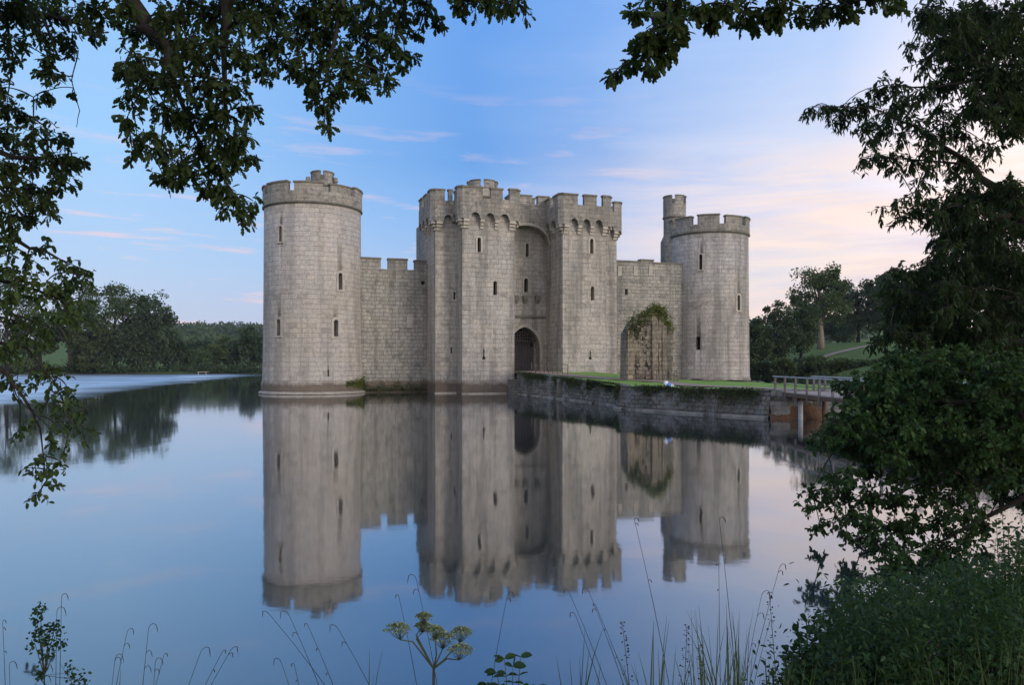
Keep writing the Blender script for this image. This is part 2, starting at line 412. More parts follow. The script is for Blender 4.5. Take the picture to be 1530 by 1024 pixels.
def extr(mb, p, n, poly, d0, d1, mi=0, caps=(True, True), sides=True):
    h = np.cross(ZV, n)
    q = lambda uv, d: p + uv[0] * h + uv[1] * ZV + d * n
    m = len(poly)
    if caps[1]: mb.face([q(x, d1) for x in poly], None, mi)
    if caps[0]: mb.face([q(x, d0) for x in reversed(poly)], None, mi)
    if sides:
        for i in range(m):
            a, b = poly[i], poly[(i + 1) % m]
            mb.face([q(a, d0), q(b, d0), q(b, d1), q(a, d1)], None, mi)

def ring(mb, p, n, inner, outer, d, depth, mi=0):
    h = np.cross(ZV, n)
    q = lambda uv, dd: p + uv[0] * h + uv[1] * ZV + dd * n
    m = len(inner)
    for i in range(m):
        a, b, A, B = inner[i], inner[(i+1) % m], outer[i], outer[(i+1) % m]
        mb.face([q(A, d), q(B, d), q(b, d), q(a, d)], None, mi)
        mb.face([q(A, d - depth), q(B, d - depth), q(B, d), q(A, d)], None, mi)
        mb.face([q(b, d - depth), q(a, d - depth), q(a, d), q(b, d)], None, mi)

def window(parent, cutter, hit, w, y0, y1, top='round', frame=0.17, name='window', sill=True, depth=0.75):
    """slit opening between picture heights y0 (top) and y1 (bottom) on the wall point hit"""
    p, n, Y = hit; hgt = (y1 - y0) / F * Y
    p = np.array((p[0], p[1], CAMZ + (HY - y1) / F * Y))
    po = outline(w, hgt, top)
    extr(cutter, p, n, po, -depth, 0.4)
    mb = MB()
    if frame > 0:
        out = outline(w + 2 * frame, hgt + frame + 0.04, top)
        out = [(x, y - 0.04) for x, y in out]
        ring(mb, p, n, po, out, 0.045, 0.16)
        if sill:
            h = np.cross(ZV, n); mb.obox(p - h * (w/2 + frame + 0.05) - ZV * 0.16 - n * 0.1, h * (w + 2 * frame + 0.1), n * 0.2, ZV * 0.115)
    extr(mb, p, n, outline(w * 1.1, hgt * 1.02, top), -depth + 0.03, -depth + 0.05, 1, caps=(False, True), sides=False)  # back plate painted near-black for the shade deep in the slit
    return mb.build(name, [M['trim'], M['dark']], parent)

# ---- round towers
def round_tower(c, r, wall_name, ztop, zsill, zmer, crens, crw, wins, label, mat, plinth=True):
    body = MB()
    prof = [(r + 0.24, -1.3), (r + 0.22, 0.9), (r + 0.10, 1.25), (r + 0.04, 4.5), (r, 9.0), (r - 0.04, ztop)]
    body.lathe(c, prof, 120, smooth=True)
    o = body.build('round_tower', mat, castle, weld=True)
    if label: o['label'] = label
    cutter = MB(); todo = []
    for (px, y0, y1, w, top, fr) in wins:
        h = hit_circle(px, (y0 + y1) / 2, c, r)
        todo.append((h, w, y0, y1, top, fr))
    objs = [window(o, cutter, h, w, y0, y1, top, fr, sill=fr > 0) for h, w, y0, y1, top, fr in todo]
    cut(o, cutter)
    # string course
    s = MB(); s.lathe(c, [(r - 0.03, ztop - 0.14), (r + 0.13, ztop - 0.02), (r + 0.13, ztop + 0.06), (r + 0.06, ztop + 0.16)], 120, cap=False)
    s.build('string_course', M['coping'], o)
    # parapet wall and merlons
    ro, ri = r + 0.08, r - 0.42
    pw = MB(); pw.arcblock(c, ri, ro, 0, 2 * math.pi, ztop + 0.02, zsill, 120)
    pw.build('parapet', M['parapet'], o)
    hw = crw / 2 / ro
    for k in range(len(crens)):
        a0 = crens[k] + hw; a1 = crens[(k + 1) % len(crens)] - hw
        if k == len(crens) - 1: a1 += 2 * math.pi
        m = MB(); dz = rng.uniform(-0.10, 0.08)
        m.arcblock(c, ri + 0.002, ro - 0.002, a0 + rng.uniform(0, .01), a1, zsill, zmer + dz, 10)
        m.arcblock(c, ri - 0.06, ro + 0.08, a0 - 0.012, a1 + 0.012, zmer + dz, zmer + dz + 0.16, 10, 1)
        m.build('merlon', [M['parapet'], M['coping']], o)
    # roof deck
    d = MB(); d.lathe(c, [(ri + 0.01, ztop + 0.25), (0.01, ztop + 0.55)], 48, cap=False); d.build('roof', M['coping'], o)
    if plinth:
        b = MB(); b.lathe(c, [(r + 0.20, 0.0), (r + 0.44, 0.03), (r + 0.44, 0.16), (r + 0.2, 0.26)], 120, cap=False)
        b.build('plinth_ledge', M['limeline'], o)
    return o

def ang(deg): return -math.pi / 2 + R(deg)      # 0 faces the camera, positive to the right
def facing(c): return math.atan2(c[0], c[1])
tlb = ang(0) - facing(TL); trb = ang(0) - facing(TR)
tl = round_tower(TL, 4.36, 'left', 16.75, 17.75, 18.45, [tlb + R(a) for a in (-105, -66, -25.5, 15, 51, 91, 131, 171, 215)], 0.62,
    [(419, 338, 361, 0.34, 'round', 0.16), (508.5, 408, 433, 0.40, 'round', 0.22), (416.5, 477, 502, 0.42, 'round', 0.22),
     (502, 478, 503, 0.42, 'round', 0.24), (490, 553, 563, 0.14, 'flat', 0.0)], 'nearest round corner tower on the left', M['ashlar'])
tr = round_tower(TR, 4.17, 'right', 16.45, 17.25, 18.1, [trb + R(a) for a in (-98, -59, -20.5, 19, 57, 97, 137, 177, 221)], 0.66,
    [(1047, 380, 403, 0.30, 'round', 0.14), (1103.5, 441, 464, 0.40, 'round', 0.2), (1043, 503, 523, 0.46, 'round', 0.0)],
    'farther round corner tower on the right', M['ashlar_grey'])

# ---- stair turrets
def stair_turret(c, r, z0, ztop, zsill, zmer, ncr, parent, flare=None, n=40, name='stair_turret', rot=0.3):
    b = MB()
    prof = [(r, z0), (r, ztop)] if flare is None else [(r + flare[1], z0), (r + flare[1], flare[0] - 0.5), (r, flare[0] + 0.2), (r, ztop)]
    b.lathe(c, prof, n, smooth=n > 12)
    b.lathe(c, [(r - .02, ztop - .12), (r + 0.12, ztop), (r + 0.12, ztop + .1), (r, ztop + 0.14)], n, 1, cap=False)
    b.arcblock(c, r - 0.32, r + 0.04, 0, 2 * math.pi, ztop + .02, zsill, n)
    for k in range(ncr):
        a0 = rot + 2 * math.pi * (k + 0.13) / ncr; a1 = rot + 2 * math.pi * (k + 0.87) / ncr
        b.arcblock(c, r - 0.318, r + 0.038, a0, a1, zsill, zmer, 6)
        b.arcblock(c, r - 0.36, r + 0.1, a0 - .02, a1 + .02, zmer, zmer + 0.12, 6, 1)
    return b.build(name, [M['parapet'], M['coping']], parent)
stair_turret(np.array((-17.35, 70.4)), 0.98, 16.6, 18.8, 19.4, 20.05, 5, tl, rot=1.15)
stair_turret(np.array((17.95, 85.0)), 1.2, -1.2, 18.7, 20.2, 21.0, 5, tr, flare=(16.6, 0.32), rot=0.62)
# small chimney beside the turret of the left tower
for cx, cy in ((-18.55, 70.0), (-16.15, 70.4)):
    mb = MB(); mb.lathe(np.array((cx, cy)), [(0.17, 17.0), (0.17, 19.25), (0.24, 19.3), (0.18, 19.7)], 10); mb.build('chimney', M['parapet'], tl)

# ---- gatehouse
OUT = [(10.4, -4.0), (10.4, 5.0), (12.39, 5.0), (12.39, 7.0), (17.25, 7.0), (17.25, 2.6), (21.95, 2.6), (21.95, 7.0), (26.35, 7.0), (26.35, 5.0), (28.4, 5.0), (28.4, -4.0)]
ZW, ZC, ZS, ZM = 16.4, 14.75, 17.4, 18.28
# chamfered corner strips make the ashlar edges catch the light
gb = MB(); poly = [tuple(L2(*q)) for q in OUT]
poly = poly[::-1] if sum(poly[i][0] * poly[(i+1) % len(poly)][1] - poly[(i+1) % len(poly)][0] * poly[i][1] for i in range(len(poly))) < 0 else poly
gb.prism(poly, -1.3, ZW)
gate = gb.build('gatehouse', M['ashlar_grey'], castle, weld=True)
gate['label'] = 'tall twin-towered gatehouse with machicolated parapet'
cutter = MB()
for (px, y0, y1, t, w, top, fr) in ((716, 355, 377, 7.0, 0.32, 'round', 0.16), (740, 420, 441, 7.0, 0.36, 'round', 0.0), (723, 522, 538, 7.0, 0.13, 'key', 0.0),
        (679, 437, 448, 5.0, 0.18, 'flat', 0.0), (674.5, 519, 528, 5.0, 0.15, 'flat', 0.0),
        (787.5, 364, 384, 2.6, 0.30, 'round', 0.16), (786, 416, 437, 2.6, 0.42, 'round', 0.12),
        (884, 357, 379, 7.0, 0.34, 'round', 0.18), (885.5, 428, 449, 7.0, 0.36, 'round', 0.0), (882, 525, 538, 7.0, 0.14, 'key', 0.0)):
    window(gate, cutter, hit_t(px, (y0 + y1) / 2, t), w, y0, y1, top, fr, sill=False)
# the gate passage
n3 = np.array((NV[0], NV[1], 0)); u3 = np.array((U[0], U[1], 0))
gp = LP(19.75, 2.6, 1.9); go = outline(3.1, 4.35, 'pointed', 9)
extr(cutter, gp, n3, go, -2.2, 0.5)
cut(gate, cutter)
mb = MB(); ring(mb, gp, n3, go, [(x * 1.16, y * 1.06) for x, y in go], 0.05, 0.2); mb.build('gate_arch', M['trim'], gate)
# inner rounded doorway with boarded doors
mb = MB(); inner = outline(2.7, 3.2, 'round', 12)
h3 = np.cross(ZV, n3)
q = lambda x, z, d: gp + x * h3 + z * ZV + d * n3
# wall round the inner doorway
for (x0, x1) in ((-1.54, -1.35), (1.35, 1.54)):
    mb = MB(); mb.obox(q(x0, 0.0, -1.5), h3 * (x1 - x0), n3 * 0.35, ZV * 2.9); mb.build('door_jamb', M['curtain'], gate)
mb = MB()
for i in range(9):
    x0 = -1.35 + i * 0.30; dz = math.sqrt(max(0, 1.35 ** 2 - (x0 + 0.15) ** 2)) if abs(x0 + .15) < 1.35 else 0
    mb.obox(q(x0 + 0.012, 0.02, -1.4 + 0.01 * (i % 2)), h3 * 0.276, n3 * 0.09, ZV * (1.85 + dz))
for z in (0.55, 1.45): mb.obox(q(-1.3, z, -1.3), h3 * 2.6, n3 * 0.03, ZV * 0.14)
door = mb.build('door', M['oak_door'], gate)
mb = MB(); extr(mb, gp, n3, go, -2.15, -2.1, 0); mb.build('passage_back', M['dark'], gate)  # near-black sheet painted as the unlit depth of the passage
mb = MB()
for i in range(13):
    x = -1.5 + i * 0.25; top = 4.2 - abs(x) * 0.75
    mb.obox(q(x - 0.04, 2.85, -0.7), h3 * 0.08, n3 * 0.07, ZV * max(0.3, top - 2.85))
for z in (3.0, 3.27, 3.54, 3.81): mb.obox(q(-1.5 + max(0, z - 3.2) * .6, z, -0.68), h3 * (3.0 - 2 * max(0, z - 3.2) * .6), n3 * 0.09, ZV * 0.07)
mb.build('portcullis', M['iron'], gate)
# string course over the gate, corbel stubs, heraldic panel
mb = MB(); mb.obox(LP(17.26, 2.6, 7.15), u3 * 4.68, n3 * 0.14, ZV * 0.2); mb.build('string_course', M['coping'], gate)
for px in (771, 785, 803):
    p, _, Y = hit_t(px, 449, 2.6)
    mb = MB(); mb.obox(p - u3 * 0.28, u3 * 0.5, n3 * 0.3, ZV * 0.45); mb.obox(p - u3 * 0.18 - ZV * 0.3, u3 * 0.3, n3 * 0.18, ZV * 0.3); mb.build('corbel', M['coping'], gate)
# arch wall spanning the recess
ah = MB(); s0, s1, zc = 17.25, 21.95, 18.0
sm, hw = (s0 + s1) / 2, (s1 - s0) / 2
ar = []
N = 22
for k in range(N + 1):
    x = -1 + 2 * k / N; ar.append((sm + x * hw, 14.1 + 1.85 * math.sqrt(max(0, 1 - x * x))))
for k in range(N):
    (a, za), (b, zb) = ar[k], ar[k + 1]
    for tt, rev in ((3.7, False), (2.62, True)):
        f = [LP(a, tt, za), LP(b, tt, zb), LP(b, tt, zc), LP(a, tt, zc)]
        ah.face(f[::-1] if rev else f)
    ah.face([LP(a, 2.62, za), LP(b, 2.62, zb), LP(b, 3.7, zb), LP(a, 3.7, za)][::-1])
    ah.face([LP(a, 2.62, zc), LP(a, 3.7, zc), LP(b, 3.7, zc), LP(b, 2.62, zc)][::-1])
    # moulded rib
    ah.face([LP(a, 3.78, za - .02), LP(b, 3.78, zb - .02), LP(b, 3.78, zb + .22), LP(a, 3.78, za + .22)], None, 1)
    ah.face([LP(a, 3.7, za + .22), LP(a, 3.78, za + .22), LP(b, 3.78, zb + .22), LP(b, 3.7, zb + .22)], None, 1)
    ah.face([LP(a, 3.5, za - .02), LP(b, 3.5, zb - .02), LP(b, 3.78, zb - .02), LP(a, 3.78, za - .02)][::-1], None, 1)
ah.build('recess_arch', [M['parapet'], M['trim']], gate)
for a, b in ((17.9, 20.1), (20.75, 21.9)):
    mb = MB(); mb.obox(LP(a, 3.1, zc), u3 * (b - a), n3 * 0.55, ZV * 0.72); mb.obox(LP(a - .05, 3.03, zc + .72), u3 * (b - a + .1), n3 * 0.7, ZV * 0.14, 1); mb.build('merlon', [M['parapet'], M['coping']], gate)

# machicolated parapet: each side is a list of corbels with arched panels between
OV = 0.5
def mach_side(A, B, nrm, fr0, fr1, narch, wc, merl, sill=ZS, mer=ZM):
    """A, B: local corners of the wall face (left to right seen from outside); fr0/fr1: parapet reaches past the corner"""
    A = np.array(A, float); B = np.array(B, float); d = (B - A); Lw = np.linalg.norm(d); d /= Lw
    nn = np.array(nrm, float)
    def W(x, o, z): q = A + d * x + nn * o; return LP(q[0], q[1], z)
    X0, X1 = -fr0, Lw + fr1
    th = 0.38
    # corbel positions
    cl = wc if fr0 > 0 else 0.0; cr = wc if fr1 > 0 else 0.0
    x0, x1 = X0 + cl, X1 - cr
    inner_w = 0.42
    aw = (x1 - x0 - inner_w * (narch - 1)) / narch
    zs, za = 15.55, 16.12
    mb = MB()
    def panel(a, b, z0a, z0b):
        mb.face([W(a, OV, z0a), W(b, OV, z0b), W(b, OV, sill), W(a, OV, sill)])
        mb.face([W(b, OV - th, z0b), W(a, OV - th, z0a), W(a, OV - th, sill), W(b, OV - th, sill)])
        mb.face([W(a, OV - th, z0a), W(b, OV - th, z0b), W(b, OV, z0b), W(a, OV, z0a)])
        mb.face([W(a, OV, sill), W(b, OV, sill), W(b, OV - th, sill), W(a, OV - th, sill)])
    cors = []
    if cl: panel(X0, x0, zs, zs); cors.append((X0 + (0.12), x0 - 0.05))
    x = x0
    for k in range(narch):
        m = 8
        for j in range(m):
            f0, f1 = j / m, (j + 1) / m
            g = lambda f: zs + (za - zs) * (max(0, 1 - (2 * f - 1) ** 2) ** 0.5)
            panel(x + aw * f0, x + aw * f1, g(f0), g(f1))
        x += aw
        if k < narch - 1:
            panel(x, x + inner_w, zs, zs); cors.append((x + 0.03, x + inner_w - 0.03)); x += inner_w
    if cr: panel(x1, X1, zs, zs); cors.append((x1 + 0.05, X1 - 0.12))
    for xe, s in ((X0, -1), (X1, 1)):
        f = [W(xe, OV, zs), W(xe, OV - th, zs), W(xe, OV - th, sill), W(xe, OV, sill)]
        mb.face(f if s > 0 else f[::-1])
    par = mb.build('parapet', M['parapet'], gate)
    for a, b in cors:
        c = MB(); st = 3
        for j in range(st):
            z0 = ZC + (zs - ZC) * j / st; o1 = OV * (j + 1) / st - 0.03
            w = 0.07 * (st - 1 - j) if (b - a) > 0.6 else 0.02 * (st - 1 - j)
            lo = W(a + w, -0.1, z0)
            c.obox(lo, W(b - w, -0.1, z0) - lo, W(a + w, o1, z0) - lo, ZV * ((zs - ZC) / st - (0.035 if j < st - 1 else 0.003)))
            lo = W(a + w, -0.1, z0 + (zs - ZC) / st - 0.035)
            if j < st - 1: c.obox(lo + (W(b, 0, 0) - W(a, 0, 0)) * 0.02, (W(b - w, -0.1, z0) - W(a + w, -0.1, z0)) * 0.96, (W(a + w, o1 - .06, z0) - W(a + w, -0.1, z0)), ZV * 0.035)
        c.build('corbel', M['trim'], gate)
    for a, b in merl:
        m = MB(); dz = rng.uniform(-0.04, 0.04)
        lo = W(a, OV - th + .003, sill); m.obox(lo, W(b, OV - th, sill) - W(a, OV - th, sill), W(a, OV - .003, sill) - lo, ZV * (mer + dz - sill))
        lo = W(a - .06, OV - th - .05, mer + dz); m.obox(lo, W(b + .06, OV - th, 0) - W(a - .06, OV - th, 0), W(a, OV + .07, 0) - W(a, OV - th - .05, 0), ZV * 0.15, 1)
        m.build('merlon', [M['parapet'], M['coping']], gate)
CH = 0.4
def mach_corner(c, na, nb, merlon=True):
    c = np.array(c, float); na = np.array(na, float); nb = np.array(nb, float)
    def quad(o, ch, i): return [tuple(L2(*(c + na * o + nb * (o - ch)))), tuple(L2(*(c + na * (o - ch) + nb * o))), tuple(L2(*(c + na * (o - ch - .01) + nb * i))), tuple(L2(*(c + na * i + nb * (o - ch - .01))))]
    def pr(mb, o, ch, i, z0, z1, mi=0):
        p = quad(o, ch, i); a = sum(p[k][0] * p[(k+1) % 4][1] - p[(k+1) % 4][0] * p[k][1] for k in range(4)); mb.prism(p if a > 0 else p[::-1], z0, z1, mi)
    mb = MB(); pr(mb, OV - .002, CH, OV - .38, 15.55, ZS); mb.build('parapet', M['parapet'], gate)
    mb = MB()
    for j in range(3): pr(mb, OV * (j + 1) / 3 - .035, CH * .5 * (j + 1) / 3, -.2, ZC + .267 * j, ZC + .267 * (j + 1) - .03)
    mb.build('corbel', M['trim'], gate)
    if merlon:
        mb = MB(); pr(mb, OV - .004, CH, OV - .38, ZS, ZM); pr(mb, OV + .06, CH, OV - .42, ZM, ZM + .15, 1); mb.build('merlon', [M['parapet'], M['coping']], gate)
for c, a, b in (((12.39, 7.0), (-1, 0), (0, 1)), ((17.25, 7.0), (0, 1), (1, 0)), ((21.95, 7.0), (-1, 0), (0, 1)), ((26.35, 7.0), (0, 1), (1, 0)), ((10.4, 5.0), (-1, 0), (0, 1)), ((28.4, 5.0), (0, 1), (1, 0))): mach_corner(c, a, b)
# fronts of the two gate towers
mach_side((12.39, 7.0), (17.25, 7.0), (0, 1), .1, .1, 3, 0.72, [(-0.1, 1.75), (2.5, 3.6), (4.25, 4.96)])
mach_side((21.95, 7.0), (26.35, 7.0), (0, 1), .1, .1, 3, 0.65, [(-0.1, 1.3), (1.95, 3.2), (3.85, 4.5)])
# returns of the front towers
mach_side((12.39, 5.0 + OV), (12.39, 7.0), (-1, 0), 0, 0.1, 1, 0.6, [(0.9, 1.6)])
mach_side((17.25, 7.0), (17.25, 3.6), (1, 0), 0.1, 0, 2, 0.7, [(0.4, 1.4), (2.1, 3.2)])
mach_side((21.95, 3.6), (21.95, 7.0), (-1, 0), 0, 0.1, 2, 0.7, [(0.2, 1.3), (2.2, 3.5)])
mach_side((26.35, 7.0), (26.35, 5.0 + OV), (1, 0), 0.1, 0, 1, 0.6, [(-0.1, 0.6)])
# set-back shoulders
mach_side((10.4, 5.0), (12.39 - OV, 5.0), (0, 1), .1, 0, 1, 0.75, [(-0.1, 0.75), (1.1, 1.48)])
mach_side((26.35 + OV, 5.0), (28.4, 5.0), (0, 1), 0, .1, 1, 0.6, [(1.05, 1.65)])
mach_side((10.4, -0.2), (10.4, 5.0), (-1, 0), 0.0, 0.1, 3, 0.9, [(0.2, 1.6), (2.3, 3.6), (4.3, 5.3)])
mach_side((28.4, 5.0), (28.4, -0.2), (1, 0), 0.1, 0.0, 3, 0.9, [(-0.0, 1.0), (1.7, 3.0), (3.7, 5.0)])
# inner turret and chimneys rising behind the parapet
stair_turret(L2(15.6, 2.2), 1.42, 16.3, 18.4, 19.3, 19.95, 6, gate, n=8, rot=0.55)
for s_, t_, w_, z_ in ((12.7, 2.6, 0.75, 18.75), (20.3, 0.8, 0.9, 18.95)):
    mb = MB(); mb.obox(LP(s_, t_, 16.3), u3 * w_, n3 * 0.7, ZV * (z_ - 16.3)); mb.obox(LP(s_ - .07, t_ - .07, z_), u3 * (w_ + .14), n3 * .84, ZV * 0.16, 1)
    mb.build('chimney', [M['parapet'], M['coping']], gate)
# pale footing stones at the waterline
mb = MB()
for a, b, t in ((12.3, 16.4, 7.0), (10.3, 12.3, 5.0)):
    mb.obox(LP(a, t, -0.4), u3 * (b - a), n3 * 0.28, ZV * 0.5)
mb.build('plinth_ledge', M['limeline'], gate)

# ---- curtain walls
def curtain(sa, sb, t0, t1, ztop, mers, label, patch=None, holes=()):
    mb = MB(); pl = [tuple(L2(*q)) for q in ((sa, t0), (sb, t0), (sb, t1), (sa, t1))]
    ar = sum(pl[i][0] * pl[(i+1) % 4][1] - pl[(i+1) % 4][0] * pl[i][1] for i in range(4))
    mb.prism(pl if ar > 0 else pl[::-1], -1.3, ztop)
    o = mb.build('curtain_wall', M['curtain'], castle, weld=True); o['label'] = label
    ct = MB()
    for px, y0, y1, w, top in holes: window(o, ct, hit_t(px, (y0 + y1) / 2, max(t0, t1)), w, y0, y1, top, 0.0)
    if holes: cut(o, ct)
    for a, b, z in mers:
        m = MB(); m.obox(LP(a, t1 - .6, ztop), u3 * (b - a), n3 * 0.58, ZV * (z - ztop)); m.obox(LP(a - .05, t1 - .68, z), u3 * (b - a + .1), n3 * 0.74, ZV * 0.17, 1)
        m.build('merlon', [M['curtain'], M['coping']], o)
    return o
cw = curtain(3.0, 10.6, -0.8, 1.2, 11.55, [(3.2, 6.05, 12.42), (6.75, 8.55, 12.42), (9.25, 10.5, 12.35)], 'left stretch of curtain wall between tower and gatehouse',
        holes=((632, 420, 425.5, 0.34, 'flat'),))
# blocked window surround on the left curtain wall
p, n, Y = hit_t(612.5, 490, 1.2); mb = MB(); extr(mb, p, n, outline(0.55, 1.3, 'round'), -0.05, 0.03); mb.build('blocked_window', M['trim'], cw)
cw2 = curtain(28.2, 39.5, -0.8, 1.2, 12.3, [(28.3, 33.0, 13.2), (33.02, 34.5, 13.42), (34.52, 38.6, 13.15)], 'right stretch of curtain wall between gatehouse and tower',
        holes=((936, 432, 441, 0.34, 'flat'),))
for px in (926, 949.5, 972):
    mb = MB(); p, n, Y = hit_t(px, 412, 1.2); extr(mb, p, n, [(-.22, 0), (.22, 0), (.22, 1.0), (-.22, 1.0)], -0.05, 0.05); mb.build('blocked_crenel', M['trim'], cw2)
# receding side walls, seen only from beside the towers
for cc, sgn in ((TL, -1), (TR, 1)):
    a = cc - NV * 3.5; b = cc - NV * 38
    mb = MB(); w = U * 0.9
    pl = [tuple(a - w), tuple(a + w), tuple(b + w), tuple(b - w)]
    ar = sum(pl[i][0] * pl[(i+1) % 4][1] - pl[(i+1) % 4][0] * pl[i][1] for i in range(4))
    mb.prism(pl if ar > 0 else pl[::-1], -1.3, 12.3); mb.build('side_wall', M['curtain'], castle)

# ---- causeway, island, bridge
def ztop_ground(x, y):
    """turf level on the causeway and the island: rises to the gate"""
    q = np.array((x, y)) - TL; t = float(q.dot(NV))
    return 1.36 + 0.58 * max(0.0, min(1.0, (28 - t) / 22.0))
ISL = [(6.6, 46.2), (9.6, 42.4), (12.9, 38.5), (15.8, 38.8), (19.5, 44), (20.5, 50), (17.5, 55.5), (13.4, 57.6)]
cl = [L2(17.35, t) for t in (2.4, 7.4, 9.0, 13, 17, 21, 24.5)]
crr = [L2(25.2, t) for t in (20, 15, 10, 7.0)]
# outline of the raised ground, anticlockwise seen from above
EDGE = [tuple(p) for p in cl] + ISL + [tuple(p) for p in crr] + [tuple(L2(25.2, 2.4))]
# causeway retaining wall and island retaining wall
def wallrun(pts, name, label, batter=0.3, ledge=True, cat='retaining wall', zoff=0.0):
    mb = MB(); u = 0
    sub = []
    for a, b in zip(pts[:-1], pts[1:]):
        L = math.hypot(b[0]-a[0], b[1]-a[1]); k = max(2, int(L / 0.35))
        for j in range(k): sub.append((a[0] + (b[0]-a[0]) * j / k, a[1] + (b[1]-a[1]) * j / k))
    sub.append(pts[-1])
    nrm = []
    for i in range(len(sub)):
        a = sub[max(0, i-1)]; b = sub[min(len(sub)-1, i+1)]; d = np.array((b[0]-a[0], b[1]-a[1])); d /= np.linalg.norm(d) + 1e-9
        nrm.append(np.array((d[1], -d[0])))
    lv = [-1.2, -0.1, 0.25, 0.55, 0.85, 1.1]
    rows = []
    for i, (p, n) in enumerate(zip(sub, nrm)):
        zt = ztop_ground(*p) + 0.05 + rng.uniform(-0.05, 0.04) + zoff; row = []
        for z in lv + [zt]:
            off = batter * max(0, (zt - z)) / 2.0 + rng.uniform(-0.13, 0.13)
            row.append((p[0] + n[0] * off, p[1] + n[1] * off, z if z != zt else zt))
        row.append((p[0] - n[0] * 0.5, p[1] - n[1] * 0.5, zt)); rows.append(row)
    for i in range(len(sub) - 1):
        L = math.hypot(sub[i+1][0]-sub[i][0], sub[i+1][1]-sub[i][1])
        for j in range(len(rows[0]) - 1):
            a, b = rows[i], rows[i+1]
            v = [a[j][2], b[j][2], b[j+1][2] + (0.4 if j == len(lv) else 0), a[j+1][2] + (0.4 if j == len(lv) else 0)]
            mb.face([a[j], b[j], b[j+1], a[j+1]], [(u, v[0]), (u + L, v[1]), (u + L, v[2]), (u, v[3])])
        u += L
    o = mb.build(name, M['rubble'], None, weld=True)
    tag(o, label, cat)
    if ledge:
        lb = MB(); prof = [(0.30, -0.05), (0.46, -0.02), (0.46, 0.08), (0.28, 0.12)]
        for i in range(len(sub) - 1):
            if math.sin(i * .37) + math.sin(i * .83 + 1) + rng.uniform(-.5, .5) < -1.25: continue
            for (o0, z0), (o1, z1) in zip(prof[:-1], prof[1:]):
                lb.face([(sub[i][0] + nrm[i][0]*o0, sub[i][1] + nrm[i][1]*o0, z0), (sub[i+1][0] + nrm[i+1][0]*o0, sub[i+1][1] + nrm[i+1][1]*o0, z0),
                         (sub[i+1][0] + nrm[i+1][0]*o1, sub[i+1][1] + nrm[i+1][1]*o1, z1), (sub[i][0] + nrm[i][0]*o1, sub[i][1] + nrm[i][1]*o1, z1)])
        lb.build('waterline_ledge', M['ledge'], o)
    return o
wallrun([tuple(p) for p in cl[1:]] + [(6.9, 50.0)], 'retaining_wall', 'stone retaining wall of the causeway running out from the gate')
wallrun([(6.9, 50.0), (6.6, 46.2), (9.6, 42.4), (12.9, 38.5)], 'retaining_wall', 'dark weedy retaining wall along the front of the island')
we = wallrun([(12.9, 38.5), (15.8, 38.8), (19.5, 44), (20.5, 50), (17.5, 55.5), (13.4, 57.6)], 'retaining_wall', 'low retaining wall of the island end under the bridge', ledge=False)
mb = MB(); g_ = np.random.default_rng(77); gn = 16
def mound(i, j):
    x = 12.8 + 2.9 * i / gn; t = j / 6; jag = 0.12 * math.sin(x * 9 + j) + 0.08 * math.sin(x * 17 + 2 * j)
    return (x, 38.75 - 1.5 * (1 - t) * (0.75 + .25 * math.sin(x * 3)) + jag * .5, -0.5 + 1.45 * t ** .8 * (0.8 + 0.2 * math.sin(x * 2.2 + 1)) + jag * .6)
for i in range(gn):
    for j in range(6): mb.face([mound(i, j), mound(i + 1, j), mound(i + 1, j + 1), mound(i, j + 1)])
tag(mb.build('earth_bank', M['earth'], None, weld=True), 'crumbling orange brown earth bank under the start of the footbridge', 'bank')
# stepped buttress where the causeway meets the gate tower, and the dark drain slot in the wall
mb = MB(); a = LP(17.0, 8.0, -1.0)
mb.obox(LP(16.6, 7.05, -1.0), u3 * 0.75, n3 * 1.6, ZV * 2.3); mb.obox(LP(16.45, 7.05, -1.0), u3 * 1.0, n3 * 1.9, ZV * 1.15)
tag(mb.build('buttress', M['rubble']), 'small stone buttress at the foot of the gate tower beside the causeway', 'buttress')
mb = MB()
q0 = np.array(cl[4]); q1 = np.array(cl[5]); dd = (q1 - q0) / np.linalg.norm(q1 - q0); nn = np.array((dd[1], -dd[0])); b0 = q0 + dd * 1.2 + nn * 0.16
mb.obox((b0[0], b0[1], -0.2), (dd[0]*.42, dd[1]*.42, 0), (nn[0]*.22, nn[1]*.22, 0), (0, 0, 1.75))
tag(mb.build('drain_chute', M['coping']), 'dark vertical drain chute set into the causeway wall', 'drain')

# turf sheet over the raised ground
def in_poly(x, y, poly):
    c = False; j = len(poly) - 1
    for i in range(len(poly)):
        xi, yi = poly[i]; xj, yj = poly[j]
        if (yi > y) != (yj > y) and x < (xj - xi) * (y - yi) / (yj - yi) + xi: c = not c
        j = i
    return c
def sheet(poly, zf, name, mat, step=0.8, kind='structure'):
    bm = bmesh.new(); vs = [bm.verts.new((x, y, 0)) for x, y in poly]; bm.faces.new(vs)
    bmesh.ops.triangulate(bm, faces=bm.faces[:])
    for _ in range(6):
        es = [e for e in bm.edges if e.calc_length() > step * 2]
        if not es: break
        bmesh.ops.subdivide_edges(bm, edges=es, cuts=1); bmesh.ops.triangulate(bm, faces=[f for f in bm.faces if len(f.verts) > 3])
    for v in bm.verts: v.co.z = zf(v.co.x, v.co.y)
    for f in bm.faces:
        f.normal_update()
        if f.normal.z < 0: f.normal_flip()
        f.smooth = True
    me = bpy.data.meshes.new(name); bm.to_mesh(me); bm.free(); me.materials.append(mat)
    o = bpy.data.objects.new(name, me); col.objects.link(o); o['kind'] = kind
    return o
sheet(EDGE, lambda x, y: ztop_ground(x, y) + 0.035 * math.sin(x * 2.1) * math.sin(y * 1.7), 'lawn', M['lawn'])
